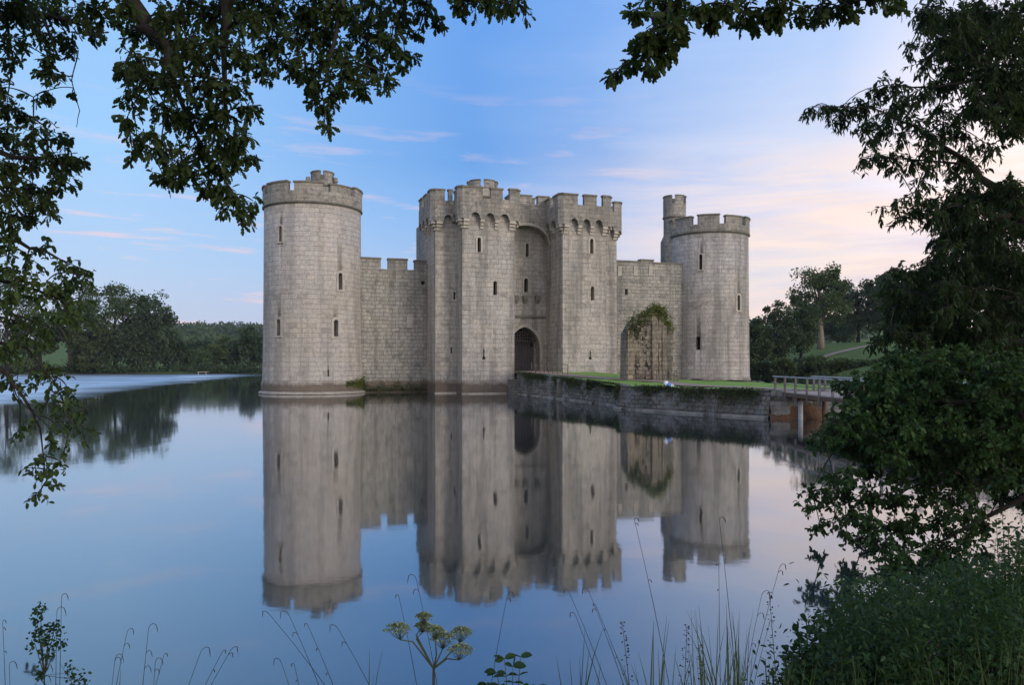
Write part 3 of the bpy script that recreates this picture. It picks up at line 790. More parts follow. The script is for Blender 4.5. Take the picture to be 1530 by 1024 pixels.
PATH = [L2(18.2, 2.4), L2(18.3, 10), L2(18.6, 16), L2(19.6, 21), L2(21.6, 26), (10.2, 46.4), (13.5, 41.2), (13.7, 39.0), (15.3, 39.0), (15.0, 41.6), (12.0, 48), L2(23.2, 25), L2(21.6, 20), L2(20.8, 15), L2(20.9, 2.4)]
sheet([tuple(p) for p in PATH], lambda x, y: ztop_ground(x, y) + 0.045, 'path', M['path'])

# ruin of the outer gate on the causeway
rb = (10.15, 56.6)
ruin = empty('ruined_gate', (rb[0], rb[1], 1.6), 'ruined fragment of an outer gate with weeds on its top, standing on the causeway', 'ruin')
ax = np.array((0.97, 0.24, 0)); ay = np.array((-0.24, 0.97, 0))
def RP(x, d, z): return np.array((rb[0], rb[1], 0)) + ax * x + ay * d + ZV * z
mb = MB(); nx = 14; ztops = [5.3, 5.75, 5.95, 6.1, 6.2, 6.35, 6.45, 6.6, 6.75, 6.75, 6.6, 6.3, 6.05, 5.7, 5.2]
xs = [-1.85 + 3.7 * k / nx for k in range(nx + 1)]
zl = [1.2, 1.9, 2.5, 3.1, 3.7, 4.3, 4.9]
def rfront(x, z):
    d = 0.0
    if -1.2 < x < 0.1: d = 0.20 + 0.10 * math.sin(z * 3.3 + x) + 0.08 * math.sin(x * 6 + z)       # robbed core between the piers
    if x > 1.3: d = 0.25 + 0.12 * math.sin(z * 4)
    return d + rng.uniform(-0.08, 0.08)
rows = []
for k, x in enumerate(xs):
    zz = [z for z in zl if z < ztops[k] - 0.2] ; zz = zz + [ztops[k] - 0.1 - (len(zl) - len(zz)) * 0.0] * (len(zl) + 1 - len(zz))
    rows.append([(x, rfront(x, z), z) for z in zz] + [(x, 0.5 + rng.uniform(-.1, .1), ztops[k]), (x, 1.15, ztops[k] - 0.4), (x, 1.25, 1.2)])
for k in range(nx):
    for j in range(len(rows[0]) - 1):
        a, b = rows[k], rows[k+1]; pts = [a[j], b[j], b[j+1], a[j+1]]
        mb.face([RP(*p) for p in pts], [(p[0] + p[1], p[2]) for p in pts])
for k in (0, nx):
    r_ = [RP(*p) for p in rows[k]]; mb.face(r_ if k else r_[::-1], [(p[1], p[2]) for p in (rows[k] if k else rows[k][::-1])])
mb.build('masonry', M['ruin'], ruin)
for x, wd, zt, dd in ((-1.55, 0.5, 5.0, 0.10), (0.30, 0.34, 5.7, 0.12), (0.78, 0.22, 5.95, 0.07), (1.12, 0.36, 5.4, 0.12)):
    mb = MB(); z = 1.3
    while z < zt:
        hgt = rng.uniform(.26, .42); e = rng.uniform(0, .03); mb.obox(RP(x - wd / 2 + e, -dd + rng.uniform(0, .03), z), ax * (wd - e * 2), ay * 0.6, ZV * (hgt - .012)); z += hgt
    mb.build('pier', M['ruin'], ruin)
mb = MB()
for k in range(90):
    x = rng.uniform(-1.15, .15); z = rng.uniform(1.5, 5.4); mb.obox(RP(x, rng.uniform(.02, .16), z), ax * rng.uniform(.2, .42), ay * .4, ZV * rng.uniform(.14, .28))
mb.build('core_stones', M['ruin'], ruin); mb = MB()
for k in range(9):
    x = -1.6 + k * .4; mb.obox(RP(x, rng.uniform(.0, .3), ztops[min(nx, int((x + 1.85) / 3.7 * nx))] - .25), ax * rng.uniform(.25, .4), ay * .5, ZV * rng.uniform(.2, .5))
mb.build('cap_stones', M['ruin'], ruin); mb = MB()
for k in range(9):
    z = 1.6 + k * 0.42; mb.obox(RP(1.55 + rng.uniform(-.08, .1), 0.25, z), ax * rng.uniform(0.32, 0.62), ay * 0.8, ZV * 0.4)
mb.build('edge_stones', M['ruin'], ruin)
pos = []
for c in range(64):
    x = min(max(rng.normal(0.75, 0.5), -0.5), 1.8); zt = ztops[min(int((x + 1.85) / 3.7 * nx), nx - 1)]
    y0 = rng.uniform(-.2, .5); z0 = zt + rng.uniform(-.5, .28)
    for k in range(42): pos.append(RP(x + rng.normal() * .15, y0 + rng.normal() * .15, z0 + rng.normal() * .13))
pos = np.array(pos); dr = rng.normal(size=pos.shape) * .7 + np.array((0, -0.3, 0.2))
leaf_object('weeds', pos, dr, rng.uniform(.07, .20, len(pos)), 'lance', M['ivy'], ruin, rng)
pos = np.array([RP(rng.normal(-1.35, 0.28), rng.uniform(-0.2, 0.3), rng.normal(5.25, 0.42)) for _ in range(1000)] + [RP(rng.normal(-0.6, .4), rng.uniform(0.1, .5), rng.normal(5.75, .38)) for _ in range(900)])
leaf_object('ivy', pos, rng.normal(size=pos.shape) + np.array((0, -0.5, -0.5)), rng.uniform(.06, .14, len(pos)), 'oval', M['ivy_dark'], ruin, rng)

# fences
def post_fence(name, pts, h, label, zf, rail=True):
    o = empty(name, (pts[0][0], pts[0][1], zf(*pts[0])), label, 'fence')
    for p in pts:
        z = zf(*p); mb = MB(); mb.tube([(p[0], p[1], z - 0.1), (p[0] + rng.uniform(-.04, .04), p[1], z + h)], 0.035, 6); mb.build('post', M['fence_wood'], o)
    if rail:
        for fz in (0.5, 0.93):
            mb = MB(); mb.tube([(p[0], p[1], zf(*p) + h * fz) for p in pts], 0.022, 6); mb.build('rail', M['fence_wood'], o)
    return o
def fence_line(pxa, pxb, Ya, Yb, n): return [tuple(P(pxa + (pxb - pxa) * k / (n - 1), 0, Ya + (Yb - Ya) * k / (n - 1))[:2]) for k in range(n)]
post_fence('picket_fence', fence_line(794, 826, 68.5, 66.5, 6), 0.95, 'short post fence on the turf right beside the gate door', ztop_ground)
post_fence('picket_fence', fence_line(826, 848, 66.0, 64.5, 4), 0.95, 'grey post fence at the foot of the right gate tower', ztop_ground)
post_fence('picket_fence', fence_line(960, 1012, 56.0, 55.0, 11), 0.8, 'low post and rail fence in front of the ruined gate', ztop_ground)

# footbridge
br_l, br_r = 13.5, 15.4
bridge = empty('footbridge', (14.4, 33, 0), 'pale timber footbridge with handrails leading off the island', 'footbridge')
mb = MB()
y = 39.5
while y > 25.2:
    mb.obox((br_l, y - 0.2, 1.30), (br_r - br_l, 0, 0), (0, 0.19, 0), (0, 0, 0.06)); y -= 0.205
mb.build('deck', M['deck_wood'], bridge)
for x in (br_l + 0.02, (br_l + br_r) / 2 - .1, br_r - 0.22):
    mb = MB(); mb.obox((x, 25.2, 1.12), (0.2, 0, 0), (0, 14.4, 0), (0, 0, 0.175)); mb.build('beam', M['brown_wood'], bridge)
for x in (br_l - 0.06, br_r + 0.02):
    mb = MB(); mb.obox((x - 0.05, 25.2, 2.06), (0.13, 0, 0), (0, 14.4, 0), (0, 0, 0.06)); mb.build('handrail', M['rail_wood'], bridge)
    mb = MB(); mb.obox((x + 0.02, 25.2, 1.68), (0.025, 0, 0), (0, 14.4, 0), (0, 0, 0.03)); mb.build('mid_rail', M['post_wood'], bridge)
    for k in range(10):
        y = 39.4 - k * 1.42
        mb = MB(); mb.obox((x - 0.0, y, 0.85), (0.09, 0, 0), (0, 0.09, 0), (0, 0, 1.21)); mb.build('railing_post', M['post_wood'], bridge)
for yy in (37.2, 31.5, 26.5):
    for x in (13.95, 15.1):
        mb = MB(); mb.tube([(x, yy, -1.2), (x, yy, 1.02)], 0.11, 10); mb.build('pile', M['rail_wood'] if x < 14.5 else M['brown_wood'], bridge)
    mb = MB(); mb.obox((13.6, yy - 0.1, 0.94), (1.8, 0, 0), (0, 0.2, 0), (0, 0, 0.178)); mb.build('cross_beam', M['brown_wood'], bridge)

# small bundle on the island edge
bp_ = P(998, 0, 43.6); bx, by = bp_[0], bp_[1]; bz = ztop_ground(bx, by)
bun = empty('bundle', (bx, by, bz), 'small blue and white bundle lying on the grass edge above the island wall', 'bundle')
def blob(c, r, name, mat, parent):
    mb = MB(); prof = [(0.02, -1), (0.6, -.85), (0.95, -.35), (1.0, .1), (0.75, .65), (0.35, .93), (0.02, 1)]
    mb.lathe(np.array((0, 0)), prof, 14, cap=False)
    mb.v = [(c[0] + v[0] * r[0] * (1 + .12 * math.sin(7 * v[2])), c[1] + v[1] * r[1], c[2] + v[2] * r[2]) for v in mb.v]
    return mb.build(name, mat, parent)
blob((bx - .10, by, bz + .24), (.15, .14, .17), 'white_bag', M['cloth_white'], bun)
blob((bx + .03, by - .05, bz + .17), (.17, .15, .15), 'blue_bag', M['cloth_blue'], bun)
blob((bx + .2, by - .02, bz + .12), (.14, .12, .11), 'white_cloth', M['cloth_white'], bun)

# weeds hanging over the retaining walls and along the wall feet
def weeds(pts_fn, n, size, mat, name, label, sd):
    g = np.random.default_rng(sd); pos = np.array([pts_fn(g) for _ in range(n)])
    o = leaf_object(name, pos, g.normal(size=pos.shape) + np.array((0, -.6, -.2)), g.uniform(size * .6, size * 1.3, n), 'lance', mat, None, g)
    tag(o, label, 'weeds', kind='stuff'); return o
def alongwall(pts, spread_z, top):
    cum = [0]; 
    for a, b in zip(pts[:-1], pts[1:]): cum.append(cum[-1] + math.hypot(b[0]-a[0], b[1]-a[1]))
    centres = {}
    def fn(g):
        if 'c' not in centres: centres['c'] = [(g.uniform(0, cum[-1]), g.uniform(.15, .6), g.uniform(0.1, spread_z)) for _ in range(int(cum[-1] * 1.3))]
        c, w, h = centres['c'][g.integers(len(centres['c']))]
        s = min(max(c + g.normal() * w, 0), cum[-1]); k = min(np.searchsorted(cum, s, side='right') - 1, len(pts) - 2); f = (s - cum[k]) / (cum[k+1] - cum[k])
        x = pts[k][0] + (pts[k+1][0]-pts[k][0]) * f; y = pts[k][1] + (pts[k+1][1]-pts[k][1]) * f
        d = np.array((pts[k+1][0]-pts[k][0], pts[k+1][1]-pts[k][1])); d /= np.linalg.norm(d); nn = np.array((d[1], -d[0]))
        dz = abs(g.normal()) * h
        return (x + nn[0] * (0.12 + .15 * dz + .1 * g.random()), y + nn[1] * (0.12 + .15 * dz + .1 * g.random()), (ztop_ground(x, y) + .1 if top else 0.75 + .25 * g.random()) - dz)
    return fn
weeds(alongwall([tuple(p) for p in cl[1:]] + [(6.9, 50.0), (6.6, 46.2), (9.6, 42.4), (12.9, 38.5)], 0.55, True), 5200, 0.16, M['ivy_dark'], 'wall_weeds', 'green weeds hanging over the retaining wall edges', 3)
weeds(alongwall([tuple(p) for p in cl[1:]] + [(6.9, 50.0), (6.6, 46.2), (9.6, 42.4), (12.9, 38.5)], 0.16, True), 3000, 0.13, M['blade'], 'edge_grass', 'long grass along the edge of the causeway and island', 4)
def foot(g):
    s = g.uniform(3.9, 10.5); hh = 0.22 + 0.3 * math.sin(s * 2.3) ** 2
    return LP(s, 1.2 + g.uniform(.02, .35), 0.15 + abs(g.normal()) * hh)
weeds(foot, 1500, 0.14, M['ivy_dark'], 'foot_weeds', 'dark water weeds at the foot of the left curtain wall', 5)
def foot2(g):
    a = tlb + R(g.uniform(38, 95)); r_ = 4.36 + .24; return (TL[0] + math.cos(a) * (r_ + g.uniform(0, .15)), TL[1] + math.sin(a) * (r_ + g.uniform(0, .15)), 0.95 + g.normal() * 0.12 * (1 + (math.degrees(a - tlb) - 38) / 30))
weeds(foot2, 1200, 0.16, M['ivy'], 'ledge_weeds', 'yellow green weeds on the plinth of the left tower', 6)
# ------------------------------------------------------------------ terrain and water
MOAT = [(-13, 4.6), (-6, 5.3), (0, 5.6), (3, 5.4), (6, 6.2), (7.9, 9.3), (10.9, 14.2), (12.2, 19), (12.9, 24.5), (17, 27), (27, 42), (33, 65), (36, 92), (34, 130), (25, 175), (-20, 190), (-62, 193), (-100, 195), (-150, 193), (-165, 110), (-120, 55), (-60, 24), (-22, 9)]
MP = np.array(MOAT, float)
def moat_sd(x, y):
    """signed distance to the water's edge, positive on land"""
    x = np.asarray(x, float); y = np.asarray(y, float)
    d2 = np.full(x.shape, 1e18); ins = np.zeros(x.shape, bool)
    for i in range(len(MP)):
        a = MP[i]; b = MP[(i + 1) % len(MP)]; e = b - a
        t = np.clip(((x - a[0]) * e[0] + (y - a[1]) * e[1]) / e.dot(e), 0, 1)
        d2 = np.minimum(d2, (x - a[0] - t * e[0]) ** 2 + (y - a[1] - t * e[1]) ** 2)
        c = ((a[1] > y) != (b[1] > y)) & (x < (b[0] - a[0]) * (y - a[1]) / (b[1] - a[1] + 1e-12) + a[0])
        ins ^= c
    return np.where(ins, -1, 1) * np.sqrt(d2)
def ground_z(x, y):
    x = np.asarray(x, float); y = np.asarray(y, float)
    d = moat_sd(x, y)
    near = np.clip(1 - y / 30.0, 0, 1)
    land = np.minimum(d * 0.28, 0.75 + 0.35 * near) 
    ss = lambda a, b, v: np.clip((v - a) / (b - a), 0, 1) ** 2 * (3 - 2 * np.clip((v - a) / (b - a), 0, 1))
    land = land + ss(20, 34, x) * ss(50, 85, y) * 7.0 * (1 - np.exp(-np.maximum(d, 0) / 19.0))
    r = np.hypot(x, y)
    land = land + ss(260, 800, r) * ss(-0.2, 0.5, y / (r + 1)) * (26 + 9 * np.sin(x * 0.006 + 1.2) + 5 * np.sin(x * 0.017))
    return np.where(d > 0, land, np.maximum(d * 0.3, -1.4))
def axis(lo, hi, core0, core1, n_core, n_out):
    c = np.linspace(core0, core1, n_core); g = np.geomspace(1, 1 + (hi - core1), n_out)[1:] - 1 + core1
    h = core0 - (np.geomspace(1, 1 + (core0 - lo), n_out)[1:] - 1); return np.concatenate([h[::-1], c, g])
gx = axis(-3000, 3000, -40, 70, 140, 45); gy = axis(-600, 4000, -6, 60, 110, 90)
X, Y = np.meshgrid(gx, gy); Z = ground_z(X, Y)
Z = Z + np.where(moat_sd(X, Y) > 0.6, 0.05 * np.sin(X * 1.3) * np.cos(Y * 1.1), 0)
nx_, ny_ = len(gx), len(gy)
idx = np.arange(nx_ * ny_).reshape(ny_, nx_)
quads = np.stack([idx[:-1, :-1], idx[:-1, 1:], idx[1:, 1:], idx[1:, :-1]], -1).reshape(-1, 4)
me = bpy.data.meshes.new('ground'); me.from_pydata(np.stack([X, Y, Z], -1).reshape(-1, 3).tolist(), [], quads.tolist())
me.polygons.foreach_set('use_smooth', [True] * len(quads))
m, g, out = newmat('bank_grass')
pos = g.n('ShaderNodeNewGeometry').outputs['Position']
c = g.ramp(g.noise(pos, 0.8, 9, 0.7), [(0.35, (0.07, 0.115, 0.024)), (0.65, (0.14, 0.20, 0.05))])
c = g.mix(g.ramp(g.noise(pos, 0.045, 4, 0.6), [(0.45, 0), (0.6, .6)]), c, (0.13, 0.165, 0.05))
sx = g.n('ShaderNodeSeparateXYZ'); g.l(pos, sx.inputs[0])
c = g.mix(g.ramp(sx.outputs[2], [(0.0, 1.0), (0.25, 0.0)]), c, (0.05, 0.042, 0.028))
b = g.n('ShaderNodeBsdfPrincipled'); b.inputs['Roughness'].default_value = 0.95; b.inputs['Specular IOR Level'].default_value = 0.1
g.l(c, b.inputs['Base Color'])
bp = g.n('ShaderNodeBump', i_Strength=0.6, i_Distance=0.1); g.l(g.noise(pos, 6, 8, 0.7), bp.inputs['Height']); g.l(bp.outputs[0], b.inputs['Normal'])
g.l(b.outputs[0], out.inputs[0]); me.materials.append(m)
o = bpy.data.objects.new('ground', me); col.objects.link(o); o['kind'] = 'structure'

# trodden track across the far lawn
def track(x): return 0.0
TRK = [(40, 106), (60, 121), (90, 128), (90, 131), (60, 124), (40, 109)]
sheet(TRK, lambda x, y: float(ground_z(x, y)) + 0.06, 'path', M['path'], step=3.0).name = 'path'

m, g, out = newmat('still_moat_water')
pos = g.n('ShaderNodeNewGeometry').outputs['Position']
sx = g.n('ShaderNodeSeparateXYZ'); g.l(pos, sx.inputs[0])
# breeze patch: a band of ripples far left
wob = g.math('MULTIPLY', g.math('SUBTRACT', g.noise(pos, 0.06, 4, 0.55, 0.0, (1.0, 0.5, 1.0)), 0.5), 22.0)
edge = g.math('ADD', g.math('SUBTRACT', g.math('MULTIPLY', sx.outputs[1], -0.18), sx.outputs[0]), wob)     # grows to the left
mask = g.ramp(g.math('MULTIPLY', g.math('SUBTRACT', edge, 24.0), 1 / 9.0), [(0.0, 0.0), (1.0, 1.0)])
far = g.ramp(g.math('MULTIPLY', g.math('SUBTRACT', g.math('ADD', sx.outputs[1], wob), 145.0), 1 / 45.0), [(0.2, 1.0), (1.0, 0.1)])
mask = g.math('MULTIPLY', mask, far)
strk = g.noise(pos, 0.16, 5, 0.6, 0.0, (0.5, 1.6, 1.0)); mask = g.math('MULTIPLY', mask, g.ramp(strk, [(0.36, 0.55), (0.58, 1.0)]))
n1 = g.noise(pos, 0.9, 2, 0.5, 0.0, (1.0, 0.45, 1.0)); n2 = g.noise(pos, 3.2, 3, 0.5); n3_ = g.noise(pos, 2.2, 4, 0.6)
calm = g.math('ADD', g.math('MULTIPLY', n1, 0.0022), g.math('MULTIPLY', n2, 0.0006))
hh = g.math('ADD', calm, g.math('MULTIPLY', g.math('MULTIPLY', n3_, 0.09), mask))
bp = g.n('ShaderNodeBump', i_Strength=1.0, i_Distance=1.0); g.l(hh, bp.inputs['Height'])
b = g.n('ShaderNodeBsdfDiffuse'); b.inputs['Color'].default_value = (0.022, 0.036, 0.036, 1)
sh = g.n('ShaderNodeBsdfGlossy'); sh.inputs['Roughness'].default_value = 0.045; sh.inputs['Color'].default_value = (0.97, 0.98, 1.0, 1); g.l(bp.outputs[0], sh.inputs['Normal'])
lw = g.n('ShaderNodeLayerWeight'); lw.inputs['Blend'].default_value = 0.5; g.l(bp.outputs[0], lw.inputs['Normal'])
fr = g.math('ADD', g.math('MULTIPLY', g.math('POWER', lw.outputs['Facing'], 3.1), 0.86), 0.13, True)
m0 = g.n('ShaderNodeMixShader'); g.l(fr, m0.inputs[0]); g.l(b.outputs[0], m0.inputs[1]); g.l(sh.outputs[0], m0.inputs[2])
gl = g.n('ShaderNodeBsdfGlossy'); gl.inputs['Roughness'].default_value = 0.42; gl.inputs['Color'].default_value = (1.0, 0.99, 0.97, 1); g.l(bp.outputs[0], gl.inputs['Normal'])
mx = g.n('ShaderNodeMixShader'); g.l(g.math('MULTIPLY', mask, 0.9), mx.inputs[0]); g.l(m0.outputs[0], mx.inputs[1]); g.l(gl.outputs[0], mx.inputs[2]); g.l(mx.outputs[0], out.inputs[0])
me = bpy.data.meshes.new('water'); me.from_pydata([(-200, 1.5, 0), (60, 1.5, 0), (60, 215, 0), (-200, 215, 0)], [], [(0, 1, 2, 3)]); me.materials.append(m)
o = bpy.data.objects.new('water', me); col.objects.link(o); o['kind'] = 'structure'

# ------------------------------------------------------------------ far trees
def rand_dirs(g, n, flat=1.0):
    v = g.normal(size=(n, 3)); v[:, 2] *= flat; return v / np.linalg.norm(v, axis=1, keepdims=True)
def crown_leaves(g, c, rad, n_clump, per, csize, lsize):
    """leaf clumps spread through the volume of a lobed crown"""
    c = np.array(c, float); rad = np.array(rad, float)
    d = rand_dirs(g, n_clump); rr = g.uniform(0.25, 1.0, n_clump) ** 0.55
    lob = 1 + 0.22 * np.sin(3 * np.arctan2(d[:, 1], d[:, 0]) + g.uniform(0, 6)) * np.cos(2.3 * d[:, 2] + g.uniform(0, 6))
    cc = c + d * rad * (rr * lob)[:, None]
    P_, D_ = [], []
    for q in cc:
        k = int(per * g.uniform(.55, 1.4)); s = csize * g.uniform(.6, 1.35)
        dd = rand_dirs(g, k, .65) * (g.uniform(0, 1, k) ** .5)[:, None] * s
        P_.append(q + dd); D_.append(dd / s + (q - c) / rad * .5 + g.normal(size=(k, 3)) * .35 + np.array((0, 0, -.15)))
    return np.concatenate(P_), np.concatenate(D_), cc
def far_tree(px, ybase, ytop, hwpx, Yd, mat, label, group, seed, trunk_px=None, crown_base=None, dens=1.0, name='tree', z0=None, bark='bark', depth=None):
    g = np.random.default_rng(seed)
    x = (px - CX) / F * Yd; zb = float(ground_z(x, Yd)) if z0 is None else z0
    zt = CAMZ + (HY - ytop) / F * Yd; H = zt - zb; hw = hwpx / F * Yd
    o = empty(name, (x, Yd, zb), label, 'tree', group)
    zc0 = zb + H * (0.18 if crown_base is None else crown_base)
    tr_ = MB(); tw = max(0.18, H * 0.022) if trunk_px is None else trunk_px / F * Yd / 2
    top = zb + H * .72
    tr_.tube([(x, Yd, zb - .3), (x + .1, Yd, zb + H * .12), (x - .15, Yd, zb + H * .35), (x + g.normal() * .3, Yd + g.normal() * .3, top)], [tw * 1.35, tw, tw * .85, tw * .25], 9)
    cen = (x, Yd, (zc0 + zt) / 2); rad = (hw * .88, (hw * .88) if depth is None else depth, (zt - zc0) / 2 * .93)
    lsz = max(0.22, Yd * 0.0020)
    nc = int(46 * dens); p_, d_, cc = crown_leaves(g, cen, rad, int(nc * 1.25), 112, max(hw, 2.2) * .23, lsz)
    for q in cc[:: max(1, nc // 12)]:
        hz = zb + H * g.uniform(.2, .6); tr_.tube([(x, Yd, hz), (x + (q[0]-x) * .5, Yd + (q[1]-Yd) * .5, hz + (q[2]-hz) * .65), tuple(q)], [tw * .4, tw * .22, tw * .06], 5)
    tr_.build('trunk', M[bark], o)
    leaf_object('crown', p_, d_, g.uniform(.7, 1.4, len(p_)) * lsz, 'clump', M[mat], o, g, upbias=.45)
    return o
GL = 'trees on the far left bank'
far_tree(10, 556, 402, 60, 182, 'far_leaf', 'broad green tree at the far left edge of the far bank', GL, 11, crown_base=.12)
far_tree(60, 556, 452, 42, 196, 'far_leaf_light', 'shorter light green tree between the leftmost far trees', GL, 12, crown_base=.1)
far_tree(106, 556, 415, 48, 197, 'far_leaf', 'far left tree with a pale bare trunk at the water edge', GL, 13, trunk_px=9, crown_base=.24, bark='pale_bark')
far_tree(172, 556, 419, 48, 200, 'far_leaf', 'tallest dense green tree of the far left bank', GL, 14, crown_base=.06, dens=1.5)
far_tree(140, 556, 470, 34, 194, 'far_leaf_light', 'lighter green low tree in front of the tallest far left tree', GL, 15, crown_base=.04)
far_tree(228, 556, 438, 36, 203, 'far_leaf_dark', 'dark green tree at the right end of the far left clump', GL, 16, crown_base=.05, dens=1.4)
far_tree(205, 557, 478, 42, 199, 'far_leaf_dark', 'low dark tree under the tall far left trees', GL, 17, crown_base=.02, dens=1.2)
far_tree(258, 556, 497, 22, 212, 'far_leaf_dark', 'small dark tree sloping down towards the distant hill', GL, 18, crown_base=.02)
GM = 'hedge trees left of the near tower'
for i, (px, yt, hw, Yd, mt, lb) in enumerate(((290, 522, 24, 215, 'far_leaf', 'rounded low green tree left of the hedge gap'), (318, 514, 22, 226, 'far_leaf_light', 'pale green rounded tree below the distant hill'),
        (345, 497, 27, 235, 'far_leaf', 'mid green tree second from the near tower edge'), (378, 489, 28, 232, 'far_leaf_dark', 'dark tree cut off by the edge of the near tower'), (405, 486, 28, 240, 'far_leaf', 'green tree peeping out behind the near tower'), (300, 505, 26, 262, 'far_leaf_dark', 'dark tree behind the low hedge trees'))):
    far_tree(px, 552, yt, hw, Yd, mt, lb, GM, 30 + i, crown_base=.03, dens=.9)
GR = 'trees on the right bank'
far_tree(1128, 575, 468, 26, 108, 'far_leaf_dark', 'thin topped dark tree next to the right tower', GR, 51, crown_base=.05)
far_tree(1160, 575, 456, 30, 112, 'far_leaf_dark', 'dark bushy tree second from the right tower', GR, 52, crown_base=.05, dens=1.2)
far_tree(1196, 575, 448, 30, 116, 'far_leaf_dark', 'dark tree left of the lawn', GR, 53, crown_base=.05)
far_tree(1226, 524, 397, 47, 132, 'far_leaf', 'lone broad tree with a pale trunk on the lawn', GR, 54, trunk_px=9, crown_base=.30, dens=1.5, bark='pale_bark')
far_tree(1282, 520, 412, 42, 150, 'far_leaf_dark', 'dark round tree right of the pale trunked tree', GR, 55, crown_base=.14, dens=1.3)
far_tree(1324, 518, 392, 30, 165, 'far_leaf_dark', 'tall narrow dark tree on the skyline of the lawn', GR, 56, crown_base=.08, dens=1.3)
far_tree(1368, 518, 396, 38, 150, 'far_leaf_dark', 'wide dark tree right of the tall narrow tree', GR, 57, crown_base=.08, dens=1.3)
far_tree(1420, 520, 372, 52, 140, 'far_leaf_dark', 'big dark tree seen through the near right branches', GR, 58, crown_base=.08, dens=1.4)
far_tree(1500, 520, 350, 60, 130, 'far_leaf_dark', 'tall dark tree at the right edge behind the near branches', GR, 59, crown_base=.08, dens=1.4)
far_tree(1252, 522, 470, 40, 175, 'far_leaf_dark', 'low dark tree line far back across the lawn', GR, 60, crown_base=.02)
GS = 'bushes along the right bank'
for i, (px, yt, hw, Yd, mt, lb) in enumerate(((1135, 533, 26, 95, 'far_leaf_dark', 'dark bush at the foot of the right tower'), (1172, 536, 26, 93, 'far_leaf', 'green bush behind the start of the footbridge rail'),
        (1212, 534, 28, 96, 'far_leaf', 'green bush below the pale trunked tree'), (1250, 541, 26, 92, 'far_leaf_light', 'light green bush below the lawn'), (1290, 544, 28, 90, 'far_leaf', 'green bush behind the footbridge handrail'), (1335, 546, 30, 86, 'far_leaf', 'green bush behind the near right leaves'))):
    o = far_tree(px, 578, yt, hw, Yd, mt, lb, GS, 70 + i, crown_base=.0, dens=.8, name='bush'); o['category'] = 'bush'
# shoreline scrub on the far left bank
def scrub(g):
    x = g.uniform(-150, -52); y = 194 + g.uniform(0, 2.5) + 1.0 * math.sin(x * .2); return (x, y, abs(g.normal()) * (0.8 + 0.5 * math.sin(x * .35) ** 2) + .05)
g = np.random.default_rng(90); pos = np.array([scrub(g) for _ in range(9000)])
tag(leaf_object('shore_reeds', pos, g.normal(size=pos.shape) * .5 + np.array((0, -.2, .8)), g.uniform(.5, 1.0, len(pos)), 'lance', M['far_leaf_dark'], None, g), 'low reeds and scrub along the far left shore', 'reeds', kind='stuff')
def scrub2(g):
    t = g.uniform(0, 1); x = 27 + 9 * t + g.normal() * .6; y = 42 + 55 * t; return (x + .8, y, abs(g.normal()) * .55 + .1)
pos = np.array([scrub2(g) for _ in range(5000)])
tag(leaf_object('bank_scrub', pos, g.normal(size=pos.shape) * .5 + np.array((0, -.2, .6)), g.uniform(.25, .5, len(pos)), 'lance', M['far_leaf'], None, g), 'rough grass and scrub along the right shore', 'scrub', kind='stuff')
# wooded hillside far behind
P_, D_ = [], []
for k in range(420):
    Yd = g.uniform(330, 760); px = g.uniform(180, 420) if k < 300 else g.uniform(380, 1540); x = (px - CX) / F * Yd; zb = float(ground_z(x, Yd)); s = g.uniform(4, 7.5)
    q = rand_dirs(g, 110) * (g.uniform(0.2, 1, 110) ** .5)[:, None] * s * np.array((1, 1, .85)); P_.append(q + np.array((x, Yd, zb + s * .75))); D_.append(q / s + g.normal(size=q.shape) * .4)
P_ = np.concatenate(P_); D_ = np.concatenate(D_)
tag(leaf_object('distant_woods', P_, D_, g.uniform(1.2, 2.4, len(P_)), 'clump', M['far_leaf_dark'], None, g, upbias=.4), 'distant wooded hillside beyond the far bank', 'woods', kind='stuff')
# landing stage and far house
q = P(304, 557, 193); st = empty('landing_stage', (q[0], 193, 0), 'tiny pale landing stage on the far left shore', 'landing stage')
mb = MB(); mb.obox((q[0] - 1.2, 192, .35), (2.4, 0, 0), (0, 2, 0), (0, 0, .15)); mb.build('deck', M['deck_wood'], st)
for dx in (-1.0, 0.9):
    mb = MB(); mb.obox((q[0] + dx, 192.1, -.8), (.18, 0, 0), (0, .18, 0), (0, 0, 1.147)); mb.build('post', M['rail_wood'], st)

